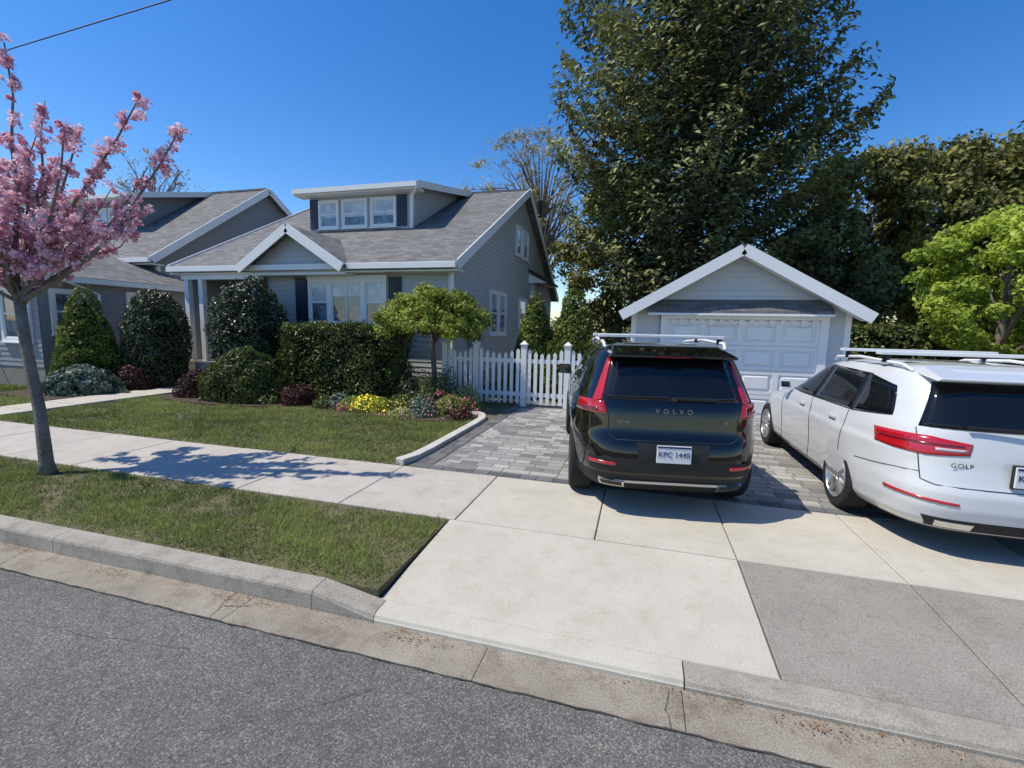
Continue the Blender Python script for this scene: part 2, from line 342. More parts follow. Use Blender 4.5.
# dirt seam between the gutter and the asphalt: wandering but staying on the joint
P=[(-12+.05*i, 2.026+.003*math.sin(i*.9)+rg.uniform(-.003,.003)) for i in range(360)]; W=[.004*rg.uniform(.3,1.3) for _ in P]
m=len(P); g.add([(p[0],p[1]+w_,ZR+.0095) for p,w_ in zip(P,W)]+[(p[0],p[1]-w_,ZR+.0095) for p,w_ in zip(P,W)],[(m+i,m+i+1,i+1,i) for i in range(m-1)],'joint')
g.obj('surface_cracks')
# ------------------------------------------------------------------ grass
def inpoly(P,poly):
    x,y=P[:,0],P[:,1]; ins=np.zeros(len(P),bool); j=len(poly)-1
    for i in range(len(poly)):
        xi,yi=poly[i];xj,yj=poly[j]
        c=((yi>y)!=(yj>y))&(x<(xj-xi)*(y-yi)/(yj-yi+1e-12)+xi); ins^=c; j=i
    return ins
def grass(name,x0,x1,y0,y1,dens,h,excl=None,wd=.004,bare=.25,ed=.08):
    n=int((x1-x0)*(y1-y0)*dens); P=np.c_[RNG.uniform(x0,x1,n),RNG.uniform(y0,y1,n)]
    pn=np.sin(P[:,0]*3.1+np.sin(P[:,1]*4.3))*np.sin(P[:,1]*5.7+np.sin(P[:,0]*2.3)*1.5)
    p2=np.sin(P[:,0]*9.7+2*np.sin(P[:,1]*7.1))*np.sin(P[:,1]*11.3+2*np.sin(P[:,0]*6.3))
    p3=np.sin(P[:,0]*1.3+1.0)*np.sin(P[:,1]*2.1+P[:,0]*.7)
    keep=RNG.random(n)<(1-bare+bare*pn+.28*p2)
    edge=np.clip(np.minimum(P[:,1]-y0,y1-P[:,1])/(ed*(1+.8*p2)+.01),0,1); keep&=RNG.random(n)<(.22+.78*edge)
    if excl is not None:
        for e in excl: keep&=~inpoly(P,e)
    P=P[keep];pn=pn[keep];p2=p2[keep];p3=p3[keep];n=len(P)
    hh=h*(0.45+0.8*RNG.random(n))*(1+.2*pn+.25*p2); a=RNG.uniform(0,2*np.pi,n); ln=RNG.uniform(.2,1.1,n)*hh; la=RNG.uniform(0,2*np.pi,n)
    z0=np.full(n,-.015)
    A=np.c_[P[:,0]-np.cos(a)*wd,P[:,1]-np.sin(a)*wd,z0]; B=np.c_[P[:,0]+np.cos(a)*wd,P[:,1]+np.sin(a)*wd,z0]
    C=np.c_[P[:,0]+np.cos(la)*ln,P[:,1]+np.sin(la)*ln,z0+hh]
    V=np.stack([A,B,C],1).reshape(-1,3)
    poly_obj(name,V,3,.5+.2*pn+.18*p2+.2*p3+RNG.normal(size=n)*.24,'grass',None)
bedp=bedpts[:-4]+[(-2.6,7.7),(-2.6,12),(-10.5,12)]
grass('verge_grass',-11,-1.57,2.46,3.59,8500,.048,wd=.0042,bare=.36,ed=.13)
grass('lawn_grass',-10.55,-2.78,4.88,7.8,4500,.05,[bedp],wd=.0055,bare=.3)
grass('lawn_grass',-18,-11.65,4.88,7.6,2200,.06,[[(-13.9,6.6),(-11.75,6.4),(-11.7,9.2),(-13.9,9.2)]],wd=.008)
grass('verge_grass',-20,-11,2.46,3.59,2500,.055,wd=.007)
# ------------------------------------------------------------------ houses
def window(g,O,U,Nn,u0,u1,z0,z1,cas=.09,split=True,blind=.0,n0=.0):
    g.obox(O,U,Nn,u0,u1,z0,z1,n0-.03,n0+.022,'glass')
    if blind>0: g.obox(O,U,Nn,u0+.03,u1-.03,z1-(z1-z0)*blind,z1-.02,n0+.02,n0+.026,'blind')
    for a,b,c,d in ((u0-cas,u0,z0-cas,z1+cas),(u1,u1+cas,z0-cas,z1+cas),(u0,u1,z1,z1+cas),(u0,u1,z0-cas,z0)):
        g.obox(O,U,Nn,a,b,c,d,n0-.02,n0+.065,'white')
    s=.035
    for a,b,c,d in ((u0,u0+s,z0,z1),(u1-s,u1,z0,z1),(u0+s,u1-s,z1-s,z1),(u0+s,u1-s,z0,z0+s)):
        g.obox(O,U,Nn,a,b,c,d,n0,n0+.042,'white')
    if split: g.obox(O,U,Nn,u0+s,u1-s,(z0+z1)/2-.02,(z0+z1)/2+.02,n0,n0+.047,'white')
    g.obox(O,U,Nn,u0-cas-.03,u1+cas+.03,z0-cas-.035,z0-cas,n0-.02,n0+.10,'white')
def gable_house(name,xR,xL,yE,yRg,yB,zE,zR,wallk,roofk='shingle',oh=.35,frontwall=None,dorm=None):
    E=empty(name)
    sl=(zR-zE)/(yRg-yE); sb=(zR-zE)/(yB-yRg)
    r=MB(); th=.13
    r.prism([(xL,yE,zE),(xR,yE,zE),(xR,yRg,zR),(xL,yRg,zR)],(0,0,-th),roofk)
    r.prism([(xL,yRg,zR+.002),(xR,yRg,zR+.002),(xR,yB,zE+.002),(xL,yB,zE+.002)],(0,0,-th),roofk)
    r.box((xL+.02,yRg-.12,zR-.06),(xR-.02,yRg+.12,zR+.015),roofk)
    r.obj('roof',E)
    t=MB()
    for x,s in ((xR,1),(xL,-1)):
        for (ya,za,yb,zb) in ((yE,zE,yRg,zR),(yB,zE,yRg,zR)):
            t.bar((x+s*.018,ya,za-.08),(x+s*.018,yb,zb-.08),.035,.24,'white')
    t.box((xL,yE-.12,zE-.16),(xR,yE-.005,zE-.02),'white')
    t.box((xL,yE,zE-.22),(xR,yE+oh+.05,zE-.18),'white')
    t.obj('eaves_trim',E,bevel=.008)
    wl=MB(); xw=xR-.3; yf=yE+oh+.05; yb=yB-oh-.05
    def zz(y): return zE+(y-yE)*sl-.13 if y<yRg else zE+(yB-y)*sb-.13
    def uL(z):
        y=yE+(z+.13-zE)/sl; return max(0,y-yf)
    def uR(z):
        y=yB-(z+.13-zE)/sb; return min(yb-yf,y-yf)
    wl.clap((xw,yf,0),(0,1,0),(1,0,0),uL,uR,.45,zR-.15,wallk)
    wl.add([(xw-.01,yf,0),(xw-.01,yb,0),(xw-.01,yb,zz(yb)),(xw-.01,yRg,zR-.15),(xw-.01,yf,zz(yf))],[(0,1,2,3,4)],wallk)
    xw2=xL+.3
    wl.add([(xw2,yf,0),(xw2,yf,zz(yf)),(xw2,yRg,zR-.15),(xw2,yb,zz(yb)),(xw2,yb,0)],[(0,1,2,3,4)],wallk)
    wl.add([(xw2,yb,0),(xw2,yb,zz(yb)),(xw,yb,zz(yb)),(xw,yb,0)],[(0,1,2,3)],wallk)
    fx0,fx1=frontwall
    wl.add([(fx0,yf+.01,0),(fx1,yf+.01,0),(fx1,yf+.01,zE-.1),(fx0,yf+.01,zE-.1)],[(0,1,2,3)],wallk)
    wl.clap((fx0,yf,0),(1,0,0),(0,-1,0),lambda z:0,lambda z:fx1-fx0,.45,zE-.18,wallk)
    wl.box((xw-.08,yf-.02,.45),(xw+.022,yf+.08,zE-.2),'white')
    wl.box((xw-.06,yf+.0,0),(xw+.01,yb,.45),'conc_old'); wl.box((fx0,yf-.01,0),(xw-.06,yf+.05,.45),'conc_old')
    wl.obj('walls',E)
    if dorm:
        d=MB(); dx0,dx1,dy,dz=dorm['x0'],dorm['x1'],dorm['y'],dorm['z']
        wy=dy+.35; sd2=(zR+.03-dz)/(yRg+.1-dy)
        d.prism([(dx0-.3,dy,dz),(dx1+.35,dy,dz),(dx1+.35,yRg+.1,zR+.03),(dx0-.3,yRg+.1,zR+.03)],(0,0,-.1),roofk)
        for x in (dx0-.3,dx1+.35):
            s=1 if x>dx0 else -1
            d.bar((x+s*.016,dy-.02,dz-.07),(x+s*.016,yRg+.1,zR-.04),.03,.2,'white')
        d.box((dx0-.3,dy-.1,dz-.15),(dx1+.35,dy-.004,dz-.015),'white')
        d.box((dx0-.3,dy,dz-.19),(dx1+.35,wy+.05,dz-.14),'white')
        zb=zE+(wy-yE)*sl
        d.add([(dx0,wy+.01,zb-.1),(dx1,wy+.01,zb-.1),(dx1,wy+.01,dz),(dx0,wy+.01,dz)],[(0,1,2,3)],wallk)
        d.clap((dx0,wy,0),(1,0,0),(0,-1,0),lambda z:0,lambda z:dx1-dx0,zb-.05,dz-.1,wallk,step=.11)
        ztop=lambda y:dz-.1+(y-dy)*sd2
        def a(z): return max(0,(z-(dz-.1))/sd2+dy-wy)
        def bfun(z): return max(0,yE+(z-zE)/sl-wy)
        d.clap((dx1,wy,0),(0,1,0),(1,0,0),a,bfun,zb,zR-.05,wallk,step=.11)
        d.add([(dx1-.01,wy,zb-.1),(dx1-.01,yRg,zR-.1),(dx1-.01,wy,ztop(wy))],[(0,1,2)],wallk)
        d.add([(dx0+.01,wy,zb-.1),(dx0+.01,wy,ztop(wy)),(dx0+.01,yRg,zR-.1)],[(0,1,2)],wallk)
        d.box((dx1-.07,wy-.02,zb),(dx1+.022,wy+.06,dz-.15),'white')
        for (a0,a1) in dorm['wins']:
            window(d,(0,wy,0),(1,0,0),(0,-1,0),a0,a1,dorm['wz'][0],dorm['wz'][1],cas=.06,blind=.62)
        for (a0,a1) in dorm.get('shut',[]):
            d.obox((0,wy,0),(1,0,0),(0,-1,0),a0,a1,dorm['wz'][0]-.05,dorm['wz'][1]+.1,0,.045,'navy')
        d.obj('dormer',E)
    return E
E=gable_house('shingle_roof_house',-4.1,-12.7,9.9,16.7,23.2,3.2,6.68,'siding',frontwall=(-9.75,-4.4),
   dorm=dict(x0=-10.2,x1=-6.65,y=12.25,z=5.78,wins=[(-9.80,-9.2),(-8.96,-8.2),(-7.96,-7.22)],wz=(4.70,5.44),shut=[(-10.18,-9.88),(-7.13,-6.82)]))
d=MB()
for a,b,bl in ((-8.38,-7.86,.5),(-7.74,-6.86,.35),(-6.74,-6.2,.5)):
    window(d,(0,10.3,0),(1,0,0),(0,-1,0),a,b,1.75,2.78,cas=.06,split=(b-a<.6),blind=bl)
d.obox((0,10.3,0),(1,0,0),(0,-1,0),-7.32,-7.28,1.785,2.745,0,.04,'white')
d.obox((0,10.3,0),(1,0,0),(0,-1,0),-8.46,-6.12,2.84,2.95,0,.08,'white')
for a,b in ((-8.85,-8.5),(-6.08,-5.74)):
    d.obox((0,10.3,0),(1,0,0),(0,-1,0),a,b,1.68,2.9,0,.05,'navy')
    for i in range(14): d.obox((0,10.3,0),(1,0,0),(0,-1,0),a+.04,b-.04,1.74+i*.08,1.78+i*.08,.05,.062,'navy')
for y0,y1,z0,z1 in ((13.2,13.85,1.55,2.75),(14.05,14.7,1.55,2.75),(16.6,17.6,1.6,2.75),(16.0,16.6,4.35,5.25),(17.0,17.6,4.35,5.25),(20.2,21,1.6,2.7)):
    window(d,(-4.4,0,0),(0,1,0),(1,0,0),y0,y1,z0,z1,cas=.08,blind=.4)
d.box((-4.385,11.3,1.2),(-4.25,11.6,1.6),'siding_d'); d.tube([(-4.33,11.45,.3),(-4.33,11.45,1.2)],[.02,.02],'siding_d',6)
d.obj('windows',E)
d=MB()
d.prism([(-4.4,17.9,4.05),(-3.6,17.9,3.6),(-3.6,20.3,3.6),(-4.4,20.3,4.05)],(0,0,-.1),'black')
d.prism([(-4.4,18,3.9),(-3.65,18,3.5),(-4.4,18,3.5)],(0,.08,0),'white'); d.prism([(-4.4,20.2,3.9),(-3.65,20.2,3.5),(-4.4,20.2,3.5)],(0,-.08,0),'white')
d.box((-4.39,18.2,.5),(-4.2,20.0,3.5),'siding')
d.obj('side_door_hood',E)
d=MB(); px,pz,ez,hs,yf=-8.5,4.12,3.14,1.55,9.62
for s in(-1,1):
    d.prism([(px,yf,pz),(px+s*hs,yf,ez),(px+s*hs,9.98,ez+.04),(px,11.9,pz+.02)],(0,0,-.1),'shingle_y')
    d.bar((px,yf-.02,pz-.09),(px+s*hs,yf-.02,ez-.09),.035,.22,'white')
d.clap((px-1.45,9.90,0),(1,0,0),(0,-1,0),lambda z:max(0,(z-ez+.0)/((pz-ez))*hs-.1),lambda z:2.9-max(0,(z-ez)/((pz-ez))*hs-.1),3.0,pz-.1,'siding')
d.add([(px-1.45,9.91,2.95),(px+1.45,9.91,2.95),(px+1.45,9.91,ez),(px,9.91,pz-.1),(px-1.45,9.91,ez)],[(0,1,2,3,4)],'siding')
d.box((px-1.45,9.89,2.93),(px+1.45,10.3,2.99),'white')
d.obj('front_gable',E)
d=MB()
d.box((-12.4,9.95,.0),(-9.76,12.2,.6),'conc_old')
d.box((-12.4,12.2,.0),(-9.76,12.3,3.4),'siding'); d.box((-9.75,10.3,.45),(-9.68,12.3,3.1),'siding')
window(d,(0,12.2,0),(1,0,0),(0,-1,0),-11.9,-11.0,1.3,2.6); d.box((-10.8,12.15,.6),(-9.95,12.2,2.7),'white'); d.box((-10.7,12.12,.7),(-10.05,12.15,2.6),'navy')
for x in (-12.25,-11.75,-9.95): d.box((x-.07,9.98,.6),(x+.07,10.12,3.0),'white')
d.box((-12.4,9.97,2.85),(-9.76,10.15,3.02),'white')
for z in(.75,1.4): d.box((-11.7,10.02,z),(-10.0,10.08,z+.05),'white')
for i in range(17): d.box((-11.62+i*.1,10.035,.8),(-11.59+i*.1,10.065,1.4),'white')
for i in range(3): d.box((-11.6,8.9+i*.33,0),(-10.6,9.96,.2+.2*i),'conc_walk')
d.tube([(-4.35,10.2,3.05),(-4.33,10.17,2.8),(-4.33,10.17,.2)],[.04,.04,.04],'white',6)
d.tube([(-12.45,10.0,3.05),(-12.3,10.1,2.7),(-12.3,10.1,.3)],[.04,.04,.04],'white',6)
d.tube([(-6.3,12.2,5.65),(-6.55,12.4,5.4),(-6.62,12.52,4.6)],[.035,.035,.035],'white',6)
d.obj('porch',E)
E2=gable_house('neighbour_house',-15.1,-25,11.2,16.2,22,3.7,7.2,'siding_d',frontwall=(-24.7,-15.4),
   dorm=dict(x0=-23.5,x1=-18.3,y=12.7,z=6.25,wins=[(-19.45,-18.7),(-20.4,-19.65),(-22.6,-21.8)],wz=(4.95,5.8)))
d=MB(); X0,X1,Y0,Y1=-19.6,-13.7,7.3,11.6; zr,ze=3.75,2.75; xm=(X0+X1)/2
d.add([(X1,Y0,ze),(X1,Y1,ze),(xm,Y1,zr),(xm,Y0+2.4,zr),(X0,Y0,ze),(X0,Y1,ze)],[(0,1,2,3),(0,3,4),(4,3,2,5)],'shingle_y')
d.box((X0,Y0,ze-.14),(X1,Y1,ze-.01),'white')
d.box((X0+.35,Y0+.35,0),(X1-.35,Y1,.5),'conc_old')
d.clap((X1-.35,Y0+.35,0),(0,1,0),(1,0,0),lambda z:0,lambda z:Y1-Y0-.35,.5,ze-.14,'siding_d')
d.box((X0+.35,Y0+.37,.45),(X1-.36,Y1,ze-.1),'siding_d')
d.clap((X0+.35,Y0+.35,0),(1,0,0),(0,-1,0),lambda z:0,lambda z:X1-X0-.7,.5,ze-.14,'siding_d')
window(d,(X1-.35,0,0),(0,1,0),(1,0,0),7.95,8.6,1.4,2.35)
window(d,(X1-.35,0,0),(0,1,0),(1,0,0),9.7,10.5,1.3,2.4)
for a in(-15.3,-16.8,-18.3): window(d,(0,Y0+.35,0),(1,0,0),(0,-1,0),a,a+.9,1.2,2.4)
d.tube([(X1,8.0,2.65),(X1-.25,8.9,2.35),(X1-.28,8.9,.2)],[.04,.04,.04],'white',6)
for i in range(3): d.box((-17.6,6.3+i*.35,0),(-16.2,7.66,.17*(i+1)),'conc_old')
for x in(-17.6,-16.2):
    d.tube([(x,6.3,1.0),(x,7.6,1.5)],[.02,.02],'black',5)
    for i in range(6): d.tube([(x,6.3+i*.25,.1),(x,6.3+i*.25,1.0+i*.095)],[.012,.012],'black',5)
d.obj('enclosed_porch',E2)
# ------------------------------------------------------------------ garage
G=empty('garage'); gx0,gx1,gy=-.17,3.78,10.0; gc=1.8; ez,pz=2.10,3.36; hs=2.2
d=MB()
for s in(-1,1):
    d.prism([(gc,9.62,pz),(gc+s*hs,9.62,ez),(gc+s*hs,16,ez),(gc,16,pz)],(0,0,-.1),'shingle_y')
    d.bar((gc,9.60,pz-.10),(gc+s*hs,9.60,ez-.10),.04,.2,'white')
    d.bar((gc,9.77,pz-.17),(gc+s*hs*.97,9.77,ez-.13),.3,.03,'white')
d.prism([(gx0+.35,gy,2.36),(gx1-.4,gy,2.36),(gx1-.35,9.72,2.12),(gx0+.3,9.72,2.12)],(0,0,-.05),'shingle')
d.box((gx0+.3,9.70,2.03),(gx1-.35,gy,2.07),'white')
d.obj('roof',G)
d=MB(); k='siding_l'; sl=(pz-ez)/hs
d.clap((gx0,gy,0),(1,0,0),(0,-1,0),lambda z:max(0,(gc-hs+(z+.1-ez)/sl)-gx0) if z>ez-.3 else 0,lambda z:min(gx1-gx0,(gc+hs-(z+.1-ez)/sl)-gx0),2.30,pz-.12,k,step=.12)
d.add([(gx0,gy+.01,0),(gx1,gy+.01,0),(gx1,gy+.01,ez),(gc,gy+.01,pz-.11),(gx0,gy+.01,ez)],[(0,1,2,3,4)],k)
d.clap((gx0,gy,0),(1,0,0),(0,-1,0),lambda z:0,lambda z:.55,.02,2.3,k,step=.12)
d.clap((gx1-.38,gy,0),(1,0,0),(0,-1,0),lambda z:0,lambda z:.38,.02,2.3,k,step=.12)
d.clap((gx0,gy,0),(0,1,0),(-1,0,0),lambda z:0,lambda z:6,.02,2.05,k); d.add([(gx0+.01,gy,0),(gx0+.01,16,0),(gx0+.01,16,2.1),(gx0+.01,gy,2.1)],[(0,1,2,3)],k)
d.add([(gx1-.01,gy,0),(gx1-.01,16,0),(gx1-.01,16,2.1),(gx1-.01,gy,2.1)],[(0,1,2,3)],k)
d.add([(gx0,16,0),(gx1,16,0),(gx1,16,2.1),(gc,16,3.3),(gx0,16,2.1)],[(0,1,2,3,4)],k)
for a in(gx0-.02,gx1-.08): d.box((a,gy-.025,0),(a+.1,gy+.05,2.1),'white')
d.obj('walls',G)
d=MB(); dx0,dx1=.54,3.28
d.box((dx0,gy-.02,0),(dx1,gy+.005,1.96),'white')
rh=1.94/4
for r in range(4):
    z0=.005+r*rh; z1=z0+rh-.012
    w_=(dx1-dx0)/4; fr=.07
    d.box((dx0,gy-.045,z0),(dx1,gy-.02,z0+fr),'white'); d.box((dx0,gy-.045,z1-fr),(dx1,gy-.02,z1),'white')
    for c in range(5):
        xa=max(dx0,dx0+c*w_-fr/2-.02); xb=min(dx1,dx0+c*w_+fr/2+.02); d.box((xa,gy-.0445,z0+fr),(xb,gy-.02,z1-fr),'white')
    for c in range(4):
        a=dx0+c*w_+.10; b=dx0+(c+1)*w_-.10; za=z0+fr+.025; zb=z1-fr-.025; q=.03
        P=[(a,gy-.021,za),(b,gy-.021,za),(b,gy-.021,zb),(a,gy-.021,zb),(a+q,gy-.05,za+q),(b-q,gy-.05,za+q),(b-q,gy-.05,zb-q),(a+q,gy-.05,zb-q)]
        d.add(P,[(4,5,6,7),(0,1,5,4),(1,2,6,5),(2,3,7,6),(3,0,4,7)],'white')
for a,b in((dx0-.14,dx0),(dx1,dx1+.14)): d.box((a,gy-.09,0),(b,gy-.02,2.02),'white')
d.box((dx0-.14,gy-.095,1.96),(dx1+.14,gy-.02,2.03),'white')
for i in range(5):
    cx=dx0+.28+i*.545
    for j in range(5):
        t0=-.25+j*.1; t1=t0+.1; zl=1.955; z0_=1.83+.5*abs(t0)**1.6; z1_=1.83+.5*abs(t1)**1.6
        if j%2==0: d.prism([(cx+t0,gy-.052,zl),(cx+t1,gy-.052,zl),(cx+t1*.8,gy-.052,z1_),(cx+t0*.8,gy-.052,z0_)],(0,-.02,0),'white')
d.obj('garage_door',G)
# ------------------------------------------------------------------ fence
Fc=empty('picket_fence'); d=MB(); fy=9.6
posts=[-4.25,-3.5,-2.4,-1.45,-.3]
for x in posts:
    d.box((x-.06,fy-.06,0),(x+.06,fy+.06,1.34),'white'); d.box((x-.08,fy-.08,1.34),(x+.08,fy+.08,1.37),'white')
    d.add([(x-.07,fy-.07,1.37),(x+.07,fy-.07,1.37),(x+.07,fy+.07,1.37),(x-.07,fy+.07,1.37),(x,fy,1.44)],[(0,1,4),(1,2,4),(2,3,4),(3,0,4)],'white')
for a,b in zip(posts[:-1],posts[1:]):
    L=b-a-.12
    for z in(.22,.95): d.box((a+.06,fy-.02,z),(b-.06,fy+.02,z+.09),'white')
    n=int(L/.125)
    for i in range(n):
        cx=a+.06+(i+.5)*L/n; u=(i+.5)/n*2-1; ht=1.12+.13*u*u
        d.prism([(cx-.038,fy-.04,.06),(cx+.038,fy-.04,.06),(cx+.038,fy-.04,ht),(cx,fy-.04,ht+.05),(cx-.038,fy-.04,ht)],(0,.019,0),'white')
d.obj('pickets_and_posts',Fc,bevel=.003)
# ------------------------------------------------------------------ vegetation
def shrub(name,c,r,h,matk,n,size,kind='ball',lump=.13,squash=3):
    E=empty(name,(0,0,0)); cx,cy=c; r=np.array(r if hasattr(r,'__len__') else (r,r),float)
    th=RNG.uniform(0,2*np.pi,n); u=RNG.uniform(0,1,n)
    if kind=='ball': zf=u; prof=np.sqrt(np.clip(1-(2*zf-1.0)**2,0,1)); prof=np.where(zf<.45,np.maximum(prof,.86),prof)
    elif kind=='cone': zf=1-np.sqrt(1-u*.995); prof=np.clip((1-zf)**.75*1.05,0,1); prof=np.where(zf<.18,prof*(.75+zf*1.3),prof)
    elif kind=='box': zf=u; prof=np.ones(n)
    elif kind=='dome': zf=u; prof=np.sqrt(np.clip(1-zf**2.2,0,1))
    if kind=='box':
        p=squash*2; cs,sn=np.cos(th),np.sin(th)
        k=(np.abs(cs)**p+np.abs(sn)**p)**(-1/p)
        top=RNG.random(n)<.35; q=np.where(top,np.sqrt(RNG.random(n)),1.0)
        zf=np.where(top,1.0,zf); edge=np.clip((zf-.85)/.15,0,1)*(~top)
        X=k*cs*q*(1-.06*edge); Y=k*sn*q*(1-.1*edge); zf=zf-np.where(top,.10*q**6,0)
        nx,ny,nz=np.where(top,0,cs),np.where(top,0,sn),np.where(top,1.,.1)
    else:
        X=prof*np.cos(th);Y=prof*np.sin(th); nx,ny,nz=np.cos(th)*prof,np.sin(th)*prof,(zf-.4)
    ph=RNG.uniform(0,6,6)
    lx,ly,lz=X*r[0],Y*r[1],zf*h
    l=(np.sin(lx*6+ph[0]+2*np.sin(lz*4))*np.sin(ly*6+ph[1])*np.sin(lz*5+ph[2])+.6*np.sin(lx*13+ph[3])*np.sin(ly*12+ph[4])*np.sin(lz*13+ph[5]))
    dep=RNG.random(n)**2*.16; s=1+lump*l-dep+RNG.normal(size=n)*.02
    spr=RNG.random(n)<.04; s=s+spr*RNG.random(n)*.10
    C=np.c_[cx+lx*s,cy+ly*s,np.maximum(.03,lz*(1+.5*lump*l+spr*.03)*(1-.5*dep))]
    Nm=np.c_[nx,ny,nz]+RNG.normal(size=(n,3))*.55
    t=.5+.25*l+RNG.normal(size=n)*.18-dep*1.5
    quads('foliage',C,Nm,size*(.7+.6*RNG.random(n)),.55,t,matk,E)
    g=MB(); g.tube([(cx,cy,0),(cx,cy,h*.5)],[.05,.03],'wood',6)
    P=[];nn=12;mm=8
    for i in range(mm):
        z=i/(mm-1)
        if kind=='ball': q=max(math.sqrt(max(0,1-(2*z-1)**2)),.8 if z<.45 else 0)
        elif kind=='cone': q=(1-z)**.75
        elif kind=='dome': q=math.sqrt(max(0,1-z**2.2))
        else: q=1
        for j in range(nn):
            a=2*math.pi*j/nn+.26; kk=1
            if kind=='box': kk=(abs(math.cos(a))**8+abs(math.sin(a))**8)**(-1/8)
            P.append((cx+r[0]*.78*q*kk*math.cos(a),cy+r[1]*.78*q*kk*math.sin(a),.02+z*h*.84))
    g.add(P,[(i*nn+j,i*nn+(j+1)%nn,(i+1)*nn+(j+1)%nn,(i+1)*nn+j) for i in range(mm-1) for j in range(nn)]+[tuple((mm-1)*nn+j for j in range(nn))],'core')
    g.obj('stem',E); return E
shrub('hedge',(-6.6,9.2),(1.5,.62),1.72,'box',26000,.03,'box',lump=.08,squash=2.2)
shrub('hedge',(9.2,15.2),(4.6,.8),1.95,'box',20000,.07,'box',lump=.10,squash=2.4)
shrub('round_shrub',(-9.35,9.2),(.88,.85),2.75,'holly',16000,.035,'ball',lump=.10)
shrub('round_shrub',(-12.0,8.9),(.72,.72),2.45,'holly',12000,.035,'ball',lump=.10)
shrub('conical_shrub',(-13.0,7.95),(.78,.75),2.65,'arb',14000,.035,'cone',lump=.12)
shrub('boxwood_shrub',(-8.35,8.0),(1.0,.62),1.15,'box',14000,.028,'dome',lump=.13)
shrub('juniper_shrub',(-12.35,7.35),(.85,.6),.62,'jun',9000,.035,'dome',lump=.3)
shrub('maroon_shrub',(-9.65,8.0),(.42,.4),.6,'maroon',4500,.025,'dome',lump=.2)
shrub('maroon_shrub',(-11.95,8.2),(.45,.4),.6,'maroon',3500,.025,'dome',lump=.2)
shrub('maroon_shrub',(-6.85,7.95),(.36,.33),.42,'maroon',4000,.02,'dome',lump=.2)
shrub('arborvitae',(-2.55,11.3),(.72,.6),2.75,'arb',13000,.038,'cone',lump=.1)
shrub('arborvitae',(-1.55,11.0),(.8,.65),2.95,'arb',14000,.038,'cone',lump=.1)
def tufts(name,items):
    E=empty(name)
    for (x,y,r,h,matk,n,size) in items:
        d=RNG.normal(size=(n,3)); d/=np.linalg.norm(d,axis=1,keepdims=True); d[:,2]=np.abs(d[:,2]); rr=RNG.random(n)**.4
        if matk in('yellow','redfl','pink'): rr=.85+.2*RNG.random(n)
        C=np.c_[x+d[:,0]*rr*r,y+d[:,1]*rr*r,.03+d[:,2]*rr*h]
        quads(matk+'_plants',C,d+RNG.normal(size=(n,3))*.6,size*(.7+.6*RNG.random(n)),.4 if size>.025 and matk!='yellow' else .8,.5+RNG.normal(size=n)*.25+(rr-.6)*.4,matk,E)
    return E
tufts('flower_bed_plants',[(-5.9,8.0,.25,.3,'jun',900,.03),(-5.5,7.95,.35,.25,'umb',900,.03),(-5.15,7.85,.33,.3,'yellow',380,.022),(-5.0,7.95,.4,.25,'umb',900,.03),
 (-4.5,7.85,.4,.24,'yellow',220,.02),(-4.45,8.0,.4,.35,'box',1300,.03),(-3.9,7.8,.35,.4,'jun',1200,.03),(-3.4,7.95,.35,.4,'grass',1300,.035),(-3.5,7.9,.42,.48,'redfl',130,.022),
 (-4.0,8.6,.5,.75,'box',2200,.03),(-4.6,8.9,.5,.8,'holly',1800,.03),(-3.3,8.5,.35,.55,'umb',1100,.03),(-3.15,7.75,.25,.22,'maroon',600,.02),(-3.1,8.0,.25,.35,'redfl',90,.02),(-3.9,8.9,.3,.9,'jun',1300,.03),
 (-4.2,7.55,.3,.14,'umb',700,.02),(-4.15,7.5,.3,.16,'pink',130,.016),(-5.6,7.7,.2,.13,'redfl',60,.018),(-6.2,7.9,.25,.22,'box',700,.022),(-7.5,7.8,.3,.2,'box',700,.022)])
